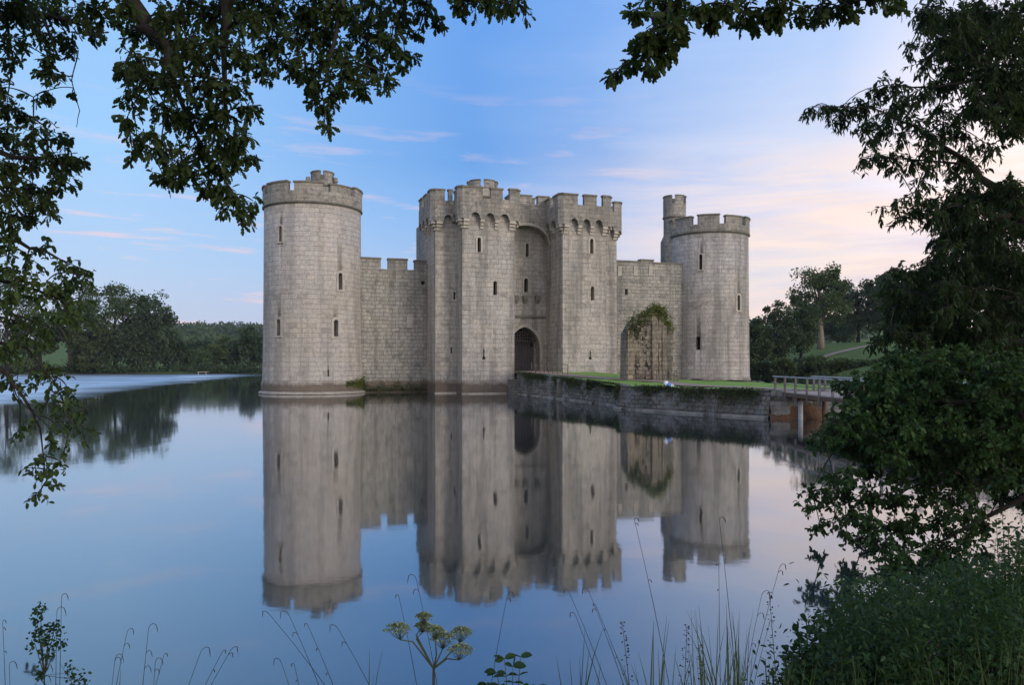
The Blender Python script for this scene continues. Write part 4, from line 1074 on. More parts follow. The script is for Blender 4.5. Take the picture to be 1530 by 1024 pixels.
# ------------------------------------------------------------------ near trees
def curve3(a, b, sag, n=5):
    a = np.array(a, float); b = np.array(b, float); out = []
    for i in range(n + 1):
        t = i / n; p = a + (b - a) * t; p = p + np.array((0, 0, -sag * 4 * t * (1 - t))); out.append(p)
    return out
def near_foliage(name, label, base, limbs, clumps, D, leaf, lsize, kind, mats, seed, per=14, depth=0.9, droop=-0.35, trunk_r=0.28, twig_r=0.006, lpt=11, extra_limbs=(), cat='tree', spread=1.0):
    """limbs: lists of (px, py, depth, radius); clumps: (px, py, r_px[, depth offset[, density]])"""
    g = np.random.default_rng(seed)
    o = empty(name, base, label, cat)
    tr_ = MB(); lpts = []
    for lim in limbs:
        pts = [P(a, b, c) if not isinstance(a, tuple) else np.array(a) for a, b, c, r in lim]; rad = [r for *_, r in lim]
        # smooth the limb
        sp, sr = [], []
        for i in range(len(pts) - 1):
            for k in range(4):
                t = k / 4; sp.append(pts[i] * (1 - t) + pts[i+1] * t + g.normal(size=3) * rad[i] * .35 * (0 if k == 0 else 1)); sr.append(rad[i] * (1 - t) + rad[i+1] * t)
        sp.append(pts[-1]); sr.append(rad[-1]); tr_.tube(sp, sr, 8)
        lpts += [(p, r) for p, r in zip(sp, sr)]
    for lim in extra_limbs:
        tr_.tube([np.array(p) for p, r in lim], [r for p, r in lim], 10)
    LPp = np.array([p for p, r in lpts]); LPr = np.array([r for p, r in lpts])
    tw = MB(); pos, dr, sz = [], [], []
    for cl_ in clumps:
        px, py, rp = cl_[:3]; dd = cl_[3] if len(cl_) > 3 else g.uniform(-.5, .5) * depth; dn = cl_[4] if len(cl_) > 4 else 1.0
        Dc = D + dd; c = P(px, py, Dc); r = rp / F * Dc
        # branchlet from the closest limb
        i = int(np.argmin(np.linalg.norm(LPp - c, axis=1) + 0.6 * np.maximum(0, c[2] - LPp[:, 2]))); a = LPp[i]; lr = LPr[i]
        L = np.linalg.norm(c - a)
        if L > r * .4: tw.tube(curve3(a, c, -0.08 * L, 4), [min(max(.5 * lr, .006), .022), min(.012, lr), min(.010, lr * .9), .007, .005], 5)
        LPp = np.vstack([LPp, c[None]]); LPr = np.append(LPr, .010)
        nt = max(3, int(per * dn * (r / .26) ** 1.6))
        for _ in range(nt):
            st = c + rand_dirs(g, 1)[0] * r * g.uniform(0, .55) * np.array((1, 1.3, 1))
            d = (st - c) / (r + 1e-6) + rand_dirs(g, 1)[0] * .7 + np.array((0, 0, droop)); d /= np.linalg.norm(d)
            Lt = (r * g.uniform(.4, .85)) if leaf == 'oak' else max(r * .8, lsize * 2.8) * g.uniform(.5, 1.05); n = max(4, int(lpt * g.uniform(.6, 1.2)))
            end = st + d * Lt + np.array((0, 0, droop * .25 * Lt)); mid = (st + end) / 2 + np.array((0, 0, .06 * Lt))
            tw.tube([st, mid, end], [twig_r, twig_r * .8, twig_r * .4], 3, cap=False)
            for k in range(n):
                t = (k + g.uniform(.2, .8)) / n; t = t ** .75; p = (st * (1-t) ** 2 + 2 * mid * t * (1-t) + end * t * t)
                side = np.cross(d, rand_dirs(g, 1)[0]); side /= np.linalg.norm(side) + 1e-9
                ld = d * g.uniform(.1, .8) + side * (1.1 - .5 * t) + rand_dirs(g, 1)[0] * .5 + np.array((0, 0, droop * 1.3))
                pos.append(p); dr.append(ld); sz.append(lsize * g.uniform(.65, 1.2))
    tr_.build('trunk', M['bark'], o)
    leaf_object('crown', pos, dr, sz, leaf, [M[mats], M['bark']], o, g, extra=tw, upbias=.35)
    return o, len(pos)

cnt = 0
def fill(poly, step, r, seed):
    g = np.random.default_rng(seed); xs = [p[0] for p in poly]; ys = [p[1] for p in poly]; out = []
    y = min(ys)
    while y < max(ys):
        x = min(xs)
        while x < max(xs):
            a, b = x + g.uniform(-.45, .45) * step, y + g.uniform(-.45, .45) * step
            if in_poly(a, b, poly) and g.random() < .93: out.append((a, b, r * g.uniform(.7, 1.2)))
            x += step
        y += step
    return out
# overhanging oak, upper left: trunk stands left of the view, limb reaches across the top
A = [(150, 12, 34), (185, 5, 34), (215, 40, 36), (250, 20, 42), (295, 15, 48), (340, 12, 46), (375, 25, 36), (410, 10, 40), (455, 8, 45), (505, 8, 45), (555, 12, 42), (595, 20, 34),
     (205, 85, 34), (245, 70, 40), (285, 70, 45), (325, 70, 42), (365, 80, 32), (400, 60, 34), (400, 105, 26), (450, 55, 42), (495, 50, 42), (545, 50, 40), (585, 55, 32), (605, 78, 22),
     (183, 105, 22), (195, 140, 24), (225, 120, 34), (265, 120, 44), (305, 115, 40), (345, 125, 36), (372, 160, 24), (440, 100, 24), (470, 95, 36), (515, 95, 38), (555, 90, 32), (575, 110, 20),
     (190, 175, 22), (205, 205, 24), (198, 228, 14), (250, 165, 40), (290, 170, 42), (330, 170, 36), (362, 200, 26), (372, 228, 18), (465, 130, 22), (500, 130, 30), (540, 128, 20), (475, 160, 20), (489, 186, 11),
     (240, 215, 30), (262, 240, 30), (300, 215, 36), (335, 215, 32), (245, 262, 20), (270, 272, 18), (285, 250, 22), (325, 250, 26), (345, 235, 22),
     (312, 275, 22), (335, 280, 24), (350, 295, 20), (338, 312, 18), (368, 318, 20), (378, 300, 12), (305, 290, 10),
     (635, 15, 28), (655, 32, 18), (625, 50, 12), (690, 4, 20), (725, 5, 18), (755, 8, 16), (605, 100, 9), (572, 130, 8)]
A += fill([(-350, -170), (780, -170), (780, -15), (150, -15), (-350, 150)], 62, 46, 11)
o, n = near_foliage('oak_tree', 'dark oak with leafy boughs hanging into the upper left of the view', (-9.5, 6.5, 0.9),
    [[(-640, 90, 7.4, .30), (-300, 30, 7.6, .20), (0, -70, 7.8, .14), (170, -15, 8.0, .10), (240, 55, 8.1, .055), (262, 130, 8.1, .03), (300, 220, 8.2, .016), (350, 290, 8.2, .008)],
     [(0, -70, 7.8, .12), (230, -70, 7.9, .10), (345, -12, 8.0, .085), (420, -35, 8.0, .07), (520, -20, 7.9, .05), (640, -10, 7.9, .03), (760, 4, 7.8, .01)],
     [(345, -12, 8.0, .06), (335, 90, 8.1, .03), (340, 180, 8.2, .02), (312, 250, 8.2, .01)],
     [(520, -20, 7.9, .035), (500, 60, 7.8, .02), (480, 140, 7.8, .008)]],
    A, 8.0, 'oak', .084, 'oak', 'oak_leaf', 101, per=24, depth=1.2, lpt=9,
    extra_limbs=[[((-9.5, 6.5, 0.4), .42), ((-9.45, 6.6, 2.4), .34), ((-9.3, 7.0, 4.4), .30), ((-9.04, 7.4, 5.7), .27)]])
cnt += n
# second oak, left edge
B = [(10, 15, 34), (45, 10, 34), (85, 12, 34), (120, 20, 30), (140, 42, 20), (15, 60, 28), (60, 45, 30), (100, 50, 28), (20, 90, 22), (70, 85, 22), (80, 110, 24), (72, 135, 18), (50, 145, 10), (108, 138, 8),
     (8, 130, 16), (10, 160, 24), (35, 170, 22), (12, 200, 26), (50, 195, 28), (85, 205, 26), (45, 230, 34), (85, 235, 34), (112, 240, 20), (124, 242, 9), (10, 245, 28), (95, 265, 22), (80, 280, 16), (50, 280, 32), (20, 285, 30), (65, 305, 22), (35, 315, 28), (12, 325, 24), (78, 312, 12), (45, 335, 12), (20, 345, 14)]
B += fill([(-380, -80), (-15, -80), (-15, 330), (-300, 290)], 56, 40, 12)
o, n = near_foliage('oak_tree', 'dark oak boughs along the left edge above the drooping branches', (-11.5, 8.0, 0.9),
    [[(-420, 60, 9.0, .16), (-200, 40, 9.1, .10), (-60, 30, 9.2, .06), (60, 20, 9.2, .03), (140, 40, 9.2, .01)], [(-200, 40, 9.1, .08), (-80, 200, 9.2, .05), (20, 235, 9.2, .03), (110, 240, 9.3, .01)],
     [(-80, 200, 9.2, .04), (10, 290, 9.2, .02), (40, 330, 9.2, .01)], [(60, 20, 9.2, .02), (90, 90, 9.2, .012), (117, 75, 9.2, .008), (107, 120, 9.2, .006), (119, 165, 9.2, .005), (114, 190, 9.2, .003)]],
    B, 9.2, 'oak', .084, 'oak', 'oak_leaf', 102, per=21, depth=1.2, lpt=9, extra_limbs=[[((-11.5, 8, .4), .36), ((-11.4, 8.3, 3.0), .27), ((-10.6, 8.8, 5.5), .2), ((-9.27, 9.0, 6.57), .15)]])
cnt += n
# bough at the top right of centre
Cc = [(985, 5, 28), (1015, 8, 30), (1000, 35, 30), (975, 45, 26), (1018, 45, 18), (965, 70, 26), (990, 72, 24), (945, 92, 17), (975, 95, 18), (925, 108, 12), (915, 112, 9), (950, 18, 16), (1050, 8, 22), (1065, 28, 16), (1085, 5, 22), (1115, 12, 24), (1145, 15, 20), (1130, 35, 12),
      (1165, 12, 22), (1190, 20, 20), (1220, 8, 20), (1222, 28, 12), (1250, 8, 16), (1262, 20, 10), (1274, 14, 9), (1325, 2, 10), (1345, 5, 12)]
Cc += fill([(1000, -170), (1330, -200), (1330, -15), (1000, -15)], 52, 36, 13)
o, n = near_foliage('oak_tree', 'oak bough with lobed leaves hanging from the top edge right of centre', (3.4, -2.2, 1.1),
    [[((1.9, 2.5, 6.6), 0, 0, .10), (1180, -220, 5.5, .07), (1150, -90, 6.6, .045), (1090, -30, 7.0, .03), (1000, 10, 7.0, .016), (940, 95, 7.0, .006)], [(1150, -90, 6.6, .03), (1220, -15, 6.9, .014), (1275, 10, 7.0, .006)]],
    Cc, 7.0, 'oak', .098, 'oak', 'oak_leaf', 103, per=30, depth=.7, lpt=9, extra_limbs=[[((3.4, -2.2, .6), .4), ((3.3, -2.0, 3.0), .32), ((2.9, -1.0, 5.2), .24), ((1.9, 2.5, 6.6), .10)]])
cnt += n
# tall tree on the right
E = [(1215, 160, 13), (1240, 160, 18), (1265, 165, 20), (1255, 182, 14), (1290, 155, 22), (1310, 130, 18), (1335, 128, 22), (1330, 165, 24), (1355, 150, 22), (1290, 185, 18), (1305, 205, 12), (1320, 190, 18), (1365, 180, 20), (1375, 135, 18), (1400, 125, 26), (1400, 160, 18), (1415, 185, 22), (1440, 165, 20), (1385, 195, 14), (1435, 195, 20), (1395, 200, 12), (1310, 205, 9), (1345, 200, 12),
     (1287, 236, 12), (1310, 232, 16), (1335, 232, 18), (1335, 246, 12), (1362, 240, 18), (1385, 222, 20), (1390, 248, 16), (1410, 222, 18), (1430, 240, 20), (1445, 215, 14), (1470, 213, 14), (1490, 220, 12), (1420, 260, 14), (1450, 262, 18), (1455, 245, 16), (1375, 265, 10), (1372, 285, 13), (1385, 275, 9),
     (1375, 35, 10), (1385, 60, 12), (1360, 68, 12), (1385, 95, 18), (1410, 60, 24), (1400, 20, 22), (1430, 20, 34), (1440, 60, 34), (1430, 100, 34), (1470, 15, 40), (1480, 60, 42), (1475, 105, 42), (1465, 140, 30), (1510, 20, 40), (1515, 70, 40), (1515, 115, 38), (1500, 150, 34), (1520, 165, 28), (1515, 190, 22), (1480, 165, 26),
     (1318, 310, 9), (1345, 300, 14), (1350, 322, 14), (1372, 310, 18), (1390, 300, 18), (1400, 325, 30), (1430, 295, 26), (1440, 320, 36), (1475, 290, 34), (1480, 330, 42), (1515, 280, 34), (1520, 320, 40), (1415, 350, 26), (1450, 360, 36), (1495, 365, 42), (1400, 385, 24), (1385, 395, 18), (1430, 395, 34), (1475, 400, 40), (1520, 400, 42),
     (1350, 405, 22), (1330, 425, 20), (1375, 425, 30), (1415, 430, 36), (1460, 435, 40), (1510, 440, 44), (1340, 455, 28), (1385, 465, 36), (1430, 470, 40), (1480, 475, 44), (1525, 480, 40), (1330, 490, 24), (1365, 500, 32), (1410, 510, 38), (1460, 515, 40), (1510, 520, 42)]
E += fill([(1548, -140), (1800, -60), (1860, 480), (1750, 620), (1548, 620)], 50, 40, 14) + fill([(1380, -160), (1548, -160), (1548, -10), (1380, -10)], 50, 38, 16) + fill([(1385, 0), (1540, 0), (1540, 205), (1505, 200), (1470, 180), (1430, 140), (1395, 110), (1400, 60), (1375, 30)], 21, 19, 1) + fill([(1400, 320), (1430, 285), (1540, 260), (1540, 560), (1320, 560), (1315, 500), (1340, 430), (1395, 390), (1385, 350)], 22, 20, 2)
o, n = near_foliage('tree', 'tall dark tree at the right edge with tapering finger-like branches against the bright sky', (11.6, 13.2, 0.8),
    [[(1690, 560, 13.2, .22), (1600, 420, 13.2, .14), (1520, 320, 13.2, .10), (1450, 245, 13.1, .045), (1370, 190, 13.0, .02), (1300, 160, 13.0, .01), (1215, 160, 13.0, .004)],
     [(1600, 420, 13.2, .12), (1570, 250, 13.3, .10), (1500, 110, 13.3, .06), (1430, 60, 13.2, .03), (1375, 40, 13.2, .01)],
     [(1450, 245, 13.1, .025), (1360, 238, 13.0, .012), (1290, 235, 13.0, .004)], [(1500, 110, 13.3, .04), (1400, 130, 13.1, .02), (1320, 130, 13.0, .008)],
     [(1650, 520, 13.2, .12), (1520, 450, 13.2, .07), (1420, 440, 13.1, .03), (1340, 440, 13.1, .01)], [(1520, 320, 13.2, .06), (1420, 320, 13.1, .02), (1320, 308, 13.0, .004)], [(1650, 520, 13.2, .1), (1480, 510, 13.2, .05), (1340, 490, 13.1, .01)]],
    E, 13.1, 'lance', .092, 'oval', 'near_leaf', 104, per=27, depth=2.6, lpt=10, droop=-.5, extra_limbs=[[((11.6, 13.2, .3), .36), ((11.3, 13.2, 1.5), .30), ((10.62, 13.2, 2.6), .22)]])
cnt += n
# low spreading tree over the water
Lw = [(1385, 540, 36), (1440, 545, 40), (1495, 545, 44), (1335, 545, 26), (1320, 565, 26), (1290, 575, 22), (1262, 580, 14), (1360, 575, 36), (1410, 580, 40), (1465, 585, 42), (1520, 585, 42), (1270, 600, 18), (1300, 605, 28), (1345, 610, 36), (1395, 615, 40), (1445, 620, 42), (1500, 620, 44), (1248, 632, 16), (1262, 615, 14), (1280, 635, 24), (1320, 640, 34), (1370, 645, 38), (1420, 650, 40), (1470, 655, 40), (1520, 650, 40),
      (1212, 662, 12), (1230, 658, 16), (1255, 665, 20), (1290, 668, 26), (1330, 675, 32), (1380, 680, 34), (1430, 685, 34), (1475, 690, 30), (1515, 690, 28), (1245, 710, 13), (1270, 708, 18), (1300, 705, 24), (1340, 710, 28), (1385, 712, 28), (1430, 712, 22), (1470, 715, 16), (1505, 712, 16),
      (1212, 735, 12), (1235, 738, 16), (1265, 735, 20), (1300, 742, 26), (1340, 745, 24), (1380, 742, 22), (1420, 745, 18), (1455, 730, 12), (1490, 728, 12), (1203, 758, 9), (1225, 785, 10), (1248, 780, 14), (1270, 770, 20), (1300, 780, 22), (1335, 785, 22), (1370, 782, 20), (1405, 785, 20), (1440, 775, 18), (1462, 765, 14),
      (1265, 800, 12), (1290, 810, 16), (1320, 818, 18), (1350, 825, 18), (1385, 822, 18), (1420, 820, 18), (1450, 805, 16), (1345, 850, 14), (1375, 855, 14), (1410, 850, 14), (1310, 840, 10)]
Lw += [(1440, 735, 18), (1465, 700, 22), (1490, 712, 22), (1515, 722, 24), (1495, 745, 16), (1525, 750, 16), (1475, 690, 24), (1520, 695, 24), (1415, 765, 16), (1435, 795, 18), (1470, 790, 16), (1350, 800, 18), (1300, 795, 16), (1395, 840, 16), (1330, 835, 14)]
Lw += fill([(1548, 540), (1740, 540), (1740, 740), (1548, 770)], 46, 36, 15) + fill([(1325, 540), (1540, 540), (1540, 690), (1450, 705), (1300, 690), (1225, 662), (1255, 610), (1310, 570)], 24, 22, 3)
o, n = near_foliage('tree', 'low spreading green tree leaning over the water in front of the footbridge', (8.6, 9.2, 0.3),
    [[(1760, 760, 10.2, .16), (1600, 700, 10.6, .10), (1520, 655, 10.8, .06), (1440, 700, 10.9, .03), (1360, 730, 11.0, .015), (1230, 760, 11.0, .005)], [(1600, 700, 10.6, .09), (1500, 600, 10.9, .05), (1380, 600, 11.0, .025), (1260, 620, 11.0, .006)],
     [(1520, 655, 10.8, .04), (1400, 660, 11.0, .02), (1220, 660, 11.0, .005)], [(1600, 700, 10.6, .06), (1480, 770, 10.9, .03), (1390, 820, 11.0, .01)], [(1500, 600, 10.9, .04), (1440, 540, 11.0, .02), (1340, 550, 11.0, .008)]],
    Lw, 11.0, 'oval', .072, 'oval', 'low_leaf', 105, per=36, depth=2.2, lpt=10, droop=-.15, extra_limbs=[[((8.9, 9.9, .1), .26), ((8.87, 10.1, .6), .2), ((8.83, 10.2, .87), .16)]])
cnt += n
# drooping branches at the left edge
G = [(15, 370, 22), (40, 385, 18), (10, 400, 26), (35, 415, 22), (15, 440, 26), (8, 355, 14), (55, 372, 10), (45, 445, 16), (70, 365, 8), (88, 408, 16), (100, 395, 14), (115, 400, 16), (105, 425, 22), (125, 415, 14), (92, 440, 18), (118, 445, 18), (70, 420, 8), (66, 448, 14), (85, 465, 18), (110, 468, 16), (135, 410, 8),
     (20, 475, 24), (50, 480, 18), (30, 510, 22), (60, 505, 18), (10, 520, 20), (80, 490, 16), (15, 565, 16), (22, 575, 12), (45, 555, 14), (70, 550, 16), (85, 565, 14), (60, 575, 8), (100, 578, 12), (75, 595, 8), (95, 600, 10), (105, 590, 8),
     (60, 622, 12), (80, 632, 10), (98, 625, 8), (112, 632, 9), (128, 612, 6), (125, 640, 8), (75, 655, 10), (100, 655, 10), (55, 690, 9), (70, 683, 9), (52, 700, 7), (80, 708, 8), (66, 705, 9), (90, 690, 8), (60, 733, 8), (66, 726, 6), (30, 640, 6)]
G += fill([(-280, 310), (-15, 345), (-15, 600), (-200, 560)], 56, 36, 17)
o, n = near_foliage('tree', 'thin drooping branches with small leaves hanging over the water at the left edge', (-9.8, 9.5, 0.6),
    [[(-420, 330, 9.4, .14), (-120, 335, 9.4, .07), (0, 358, 9.3, .035), (60, 372, 9.3, .014), (105, 395, 9.3, .006)], [(-120, 335, 9.4, .06), (-30, 410, 9.4, .035), (40, 430, 9.3, .018), (100, 450, 9.3, .008)],
     [(-200, 400, 9.5, .06), (-60, 500, 9.4, .04), (10, 560, 9.2, .022), (45, 610, 9.2, .016), (60, 640, 9.2, .012), (66, 690, 9.2, .006), (62, 730, 9.2, .003)], [(-60, 500, 9.4, .03), (40, 520, 9.2, .014), (80, 570, 9.2, .007), (110, 640, 9.2, .004)], [(-30, 410, 9.4, .03), (20, 470, 9.3, .016), (75, 490, 9.3, .006)],
     [(10, 560, 9.2, .012), (30, 600, 9.2, .006), (85, 650, 9.2, .004)]],
    G, 9.3, 'oval', .072, 'oval', 'droop_leaf', 106, per=20, depth=.9, lpt=8, droop=-.4, extra_limbs=[[((-9.8, 9.5, .2), .28), ((-9.85, 9.5, 2.5), .22), ((-9.69, 9.4, 4.53), .14)], [((-9.83, 9.5, 2.6), .12), ((-9.0, 9.5, 3.4), .09), ((-7.97, 9.5, 3.97), .06)]])
cnt += n
print('near leaves', cnt)

# ------------------------------------------------------------------ foreground plants
def gz(x, y): return float(ground_z(x, y))
def shrub(px, ytop, hw, Yd, lsize, mat, label, seed, nst=26, lps=26, kind='lance', name='shrub', flower=None, twigs=False, group='shrubs on the near bank'):
    g = np.random.default_rng(seed); x0 = (px - CX) / F * Yd; zb = min(gz(x0, Yd), gz(x0, Yd - .3)); zb = max(zb, -0.15)
    zt = CAMZ + (HY - ytop) / F * Yd; w = hw / F * Yd
    o = empty(name, (x0, Yd, zb), label, 'shrub', group)
    st = MB(); pos, dr, sz, fl = [], [], [], []
    for k in range(nst):
        a = g.uniform(-1, 1); b = np.array((x0 + a * w * .55, Yd + g.uniform(-.5, .5) * w, zb - .05)); H = (zt - zb) * (1 - .45 * abs(a) ** 1.6) * g.uniform(.62, 1.0)
        e = b + np.array((a * w * .5 + g.normal() * .06 * w, g.normal() * .2 * w, H)); mid = (b + e) / 2 + np.array((-a * w * .1, 0, H * .06))
        bez = lambda t: b * (1-t) ** 2 + 2 * mid * t * (1-t) + e * t * t
        st.tube([bez(t) for t in (0, .35, .7, 1)], [.009, .007, .005, .002], 4, cap=False)
        for j in range(lps):
            t = .12 + .88 * (j + g.random()) / lps; p = bez(t); az = g.uniform(0, 6.28)
            d = np.array((math.cos(az), math.sin(az), g.normal(.1 + .3 * t, .4))); s = lsize * (1.1 - .35 * t) * g.uniform(.6, 1.25)
            br_ = g.uniform(0, .6) * w * .35 * (1 - t ** 2); p = p + np.array((d[0], d[1], .3)) * br_
            pos.append(p); dr.append(d); sz.append(s)
            if br_ > .02 and twigs: st.tube([p - np.array((d[0], d[1], .3)) * br_, p], .0014, 3, cap=False)
            if br_ > .03:
                for q in range(2): pos.append(p - np.array((d[0], d[1], .3)) * br_ * g.random()); dr.append(d + g.normal(size=3) * .8); sz.append(s * .8)
        if flower and g.random() < .06: fl.append([e + np.array((g.normal() * .007, g.normal() * .007, -.10 + .012 * q)) for q in range(12)])
    st.build('stems', M['green_stem'], o)
    leaf_object('leaves', pos, dr, sz, kind, M[mat], o, g, upbias=.6)
    for f_ in fl: leaf_object('flower_spike', f_, g.normal(size=(len(f_), 3)), .02, 'oval', M[flower], o, g)
    return o
SH = [(1212, 888, 34, 4.4, .060, 'shrub_leaf_dark', 'upright leafy shrub with pointed leaves standing against the pale water', 'oval', 16, 26, None),
      (1172, 948, 40, 4.0, .040, 'shrub_leaf', 'low bushy plant left of the upright leafy shrub', 'lance', 26, 26, None),
      (1262, 880, 46, 5.6, .050, 'shrub_leaf_dark', 'dark willowy shrub right of the upright leafy shrub', 'lance', 26, 30, None),
      (1310, 868, 44, 5.2, .052, 'shrub_leaf', 'bright green willowherb clump with small purple flowers', 'lance', 24, 30, 'purple'),
      (1365, 848, 52, 5.6, .050, 'shrub_leaf', 'tall feathery green shrub below the gap in the branches', 'lance', 30, 30, None),
      (1420, 862, 50, 5.3, .050, 'shrub_leaf_dark', 'dark green shrub beside the feathery green shrub', 'lance', 28, 30, None),
      (1478, 800, 52, 5.8, .050, 'shrub_leaf', 'tall green shrub near the right edge of the bank', 'lance', 32, 34, None),
      (1522, 770, 44, 5.5, .050, 'shrub_leaf', 'tallest shrub, cut off by the right edge of the picture', 'lance', 30, 36, None),
      (1245, 955, 46, 3.9, .045, 'shrub_leaf_dark', 'dark low shrub at the foot of the willowy shrub', 'oval', 26, 24, None),
      (1300, 930, 50, 4.3, .045, 'shrub_leaf_dark', 'dark tangle of leaves below the purple flowers', 'lance', 28, 28, 'purple'),
      (1370, 925, 56, 4.2, .045, 'shrub_leaf', 'mid green tangle of stems in the lower right', 'lance', 30, 28, 'purple'),
      (1445, 915, 58, 4.3, .045, 'shrub_leaf_dark', 'dark bramble like shrub in the lower right corner', 'oval', 30, 26, None),
      (1515, 900, 50, 4.2, .045, 'shrub_leaf', 'green shrub filling the lower right corner', 'lance', 30, 28, None)]
for i, (px, yt, hw, Yd, ls, mt, lb, kd, ns, lp, flw) in enumerate(SH): shrub(px, yt - (22 if i > 1 else 0), hw * 1.2, Yd, ls * 1.2, mt, lb, 200 + i, int(ns * 2.0), int(lp * 2.4), kd, flower=flw, twigs=i < 3)

pos = []
g = np.random.default_rng(260)
for k in range(520):
    px = g.uniform(1210, 1570); Yd = g.uniform(3.7, 6.4); ytop = 990 - 110 * min(1, (px - 1210) / 115) - 25 * math.sin(px * .045) - 18 * math.sin(px * .13 + Yd) - 60 * max(0, (px - 1440) / 90)
    py = 1060 - (1060 - ytop) * g.random() ** .75; q = P(px, py, Yd); r = g.uniform(.05, .15)
    for _ in range(int(g.uniform(25, 75))):
        p = q + g.normal(size=3) * r * np.array((1, 1, .8))
        if p[2] > gz(p[0], p[1]): pos.append(p)
pos = np.array(pos); o = leaf_object('undergrowth', pos, g.normal(size=pos.shape) + np.array((0, -.2, .25)), g.uniform(.018, .055, len(pos)), 'lance', M['shrub_leaf_dark'], None, g)
tag(o, 'dense dark undergrowth between the shrubs at the lower right', 'undergrowth', kind='stuff')

def blade_pts(b, e, bend, n=7):
    b = np.array(b, float); e = np.array(e, float); c = (b + e) / 2 + np.array(bend, float)
    return [b * (1-t) ** 2 + 2 * c * t * (1-t) + e * t * t for t in np.linspace(0, 1, n)]
def ribbon(mb, pts, w, mi=0):
    """folded leaf blade with a real cross-section: two faces meeting at the midrib"""
    n = len(pts)
    L, C_, R_ = [], [], []
    for i, p in enumerate(pts):
        d = pts[min(i+1, n-1)] - pts[max(i-1, 0)]; d = d / (np.linalg.norm(d) + 1e-9); s = np.cross(d, (0.25, -1, .15)); s /= np.linalg.norm(s) + 1e-9
        k = w * (1 - (i / (n - 1)) ** 2.2) * .5 + .0004; nn = np.cross(s, d); L.append(p - s * k + nn * k * .5); C_.append(p); R_.append(p + s * k + nn * k * .5)
    for i in range(n - 1):
        mb.face([L[i], C_[i], C_[i+1], L[i+1]], None, mi); mb.face([C_[i], R_[i], R_[i+1], C_[i+1]], None, mi)
def tuft(px, Yd, hw, n, ytop, label, seed, group, w=.0075):
    g = np.random.default_rng(seed); x0 = (px - CX) / F * Yd; zb = gz(x0, Yd); o = empty('grass_tuft', (x0, Yd, zb), label, 'grass', group)
    mb = MB(); zt = CAMZ + (HY - ytop) / F * Yd; wd = hw / F * Yd
    for k in range(n):
        b = (x0 + g.uniform(-.5, .5) * wd * .6, Yd + g.uniform(-.1, .1), zb - .03); H = (zt - zb) * g.uniform(.72, 1.05); dx = g.normal() * wd * .55
        e = (b[0] + dx, b[1] + g.uniform(-.1, .15), zb + H); ribbon(mb, blade_pts(b, e, (-dx * .35, 0, H * .22)), w * g.uniform(.6, 1.3))
    mb.build('blades', M['blade'], o); return o
def arching_stem(mb, base, tip, r=.0016, hooks=3, hook=.05, seed=0, sgn=1):
    """thin seed stem that arches over, with drooping side seed heads"""
    g = np.random.default_rng(seed); b = np.array(base, float); e = np.array(tip, float)
    pts = blade_pts(b, e, (-(e[0]-b[0]) * .15, 0, .03), 9); mb.tube(pts, [r * 1.4] * 3 + [r] * 4 + [r * .7] * 2, 4, cap=False)
    d = pts[-1] - pts[-3]; d /= np.linalg.norm(d)
    def hk(p, d0, L):
        s = np.array((sgn, 0, 0)); q = [p, p + d0 * L * .35 + s * L * .12, p + d0 * L * .5 + s * L * .42, p + d0 * L * .36 + s * L * .7, p + d0 * L * .0 + s * L * .85, p - np.array((0, 0, L * .45)) + s * L * .92]
        mb.tube(q, [r * .8, r * .8, r, r * 1.3, r * 1.5, r * .6], 4, cap=False)
    hk(pts[-1], d, hook)
    for k in range(hooks): hk(pts[-2 - k] + (pts[-1-k] - pts[-2-k]) * g.random(), d, hook * g.uniform(.45, .85))
def stems(items, label, group, seed, Yd, sgn=1, name='seed_grass', hook=.05):
    """items: (base px, tip px, tip py)"""
    px0 = items[0][0]; x0 = (px0 - CX) / F * Yd; o = empty(name, (x0, Yd, gz(x0, Yd)), label, 'grass', group); mb = MB()
    for i, (bx, tx, ty, *r) in enumerate(items):
        b = np.array(((bx - CX) / F * Yd, Yd, 0)); b[2] = gz(b[0], Yd) - .02; t = P(tx, ty, Yd + .05 * (i % 3))
        arching_stem(mb, b, t, .0014, (i + seed // 10) % 3, hook * (.62 + .3 * math.sin(i * 2.2)), seed + i, r[0] if r else sgn)
    mb.build('stems', M['dry_stem'], o); return o
GG = 'seed grasses on the near bank'
stems([(85, 92, 893), (78, 85, 915), (12, 4, 930), (20, 14, 995), (60, 66, 1000)], 'thin hooked seed grass at the left end of the near bank', GG, 300, 3.2)
stems([(130, 190, 945), (190, 222, 940), (170, 245, 980), (215, 232, 990), (140, 172, 985)], 'clump of hooked seed grass left of the tower reflection', GG, 310, 3.2)
stems([(190, 345, 972), (200, 300, 975), (190, 332, 975)], 'low seed grass leaning right below the left tower reflection', GG, 320, 3.1)
stems([(640, 402, 918), (560, 432, 920), (580, 460, 935), (500, 420, 990), (660, 505, 940), (490, 440, 995)], 'long seed grass arching left below the reflected tower top', GG, 330, 3.3, -1)
stems([(700, 758, 890, 1), (690, 622, 866, -1), (660, 596, 892, -1)], 'tall single grass stems around the white umbels', GG, 340, 3.4)
stems([(1040, 948, 778, 1), (1120, 1075, 778, 1), (1080, 1074, 845, -1)], 'tallest grass stems rising over the right tower reflection', GG, 350, 3.4, 1, hook=.035)
stems([(980, 850, 885, -1), (1000, 880, 885, -1), (1010, 890, 905, -1), (960, 860, 920, -1)], 'fine grass leaning left in front of the gatehouse reflection', GG, 360, 3.5, -1, hook=.04)
stems([(1070, 1165, 848, 1), (1075, 1138, 890, 1), (1080, 1150, 930, 1)], 'arching grass leaning right beside the leafy shrubs', GG, 370, 3.4)
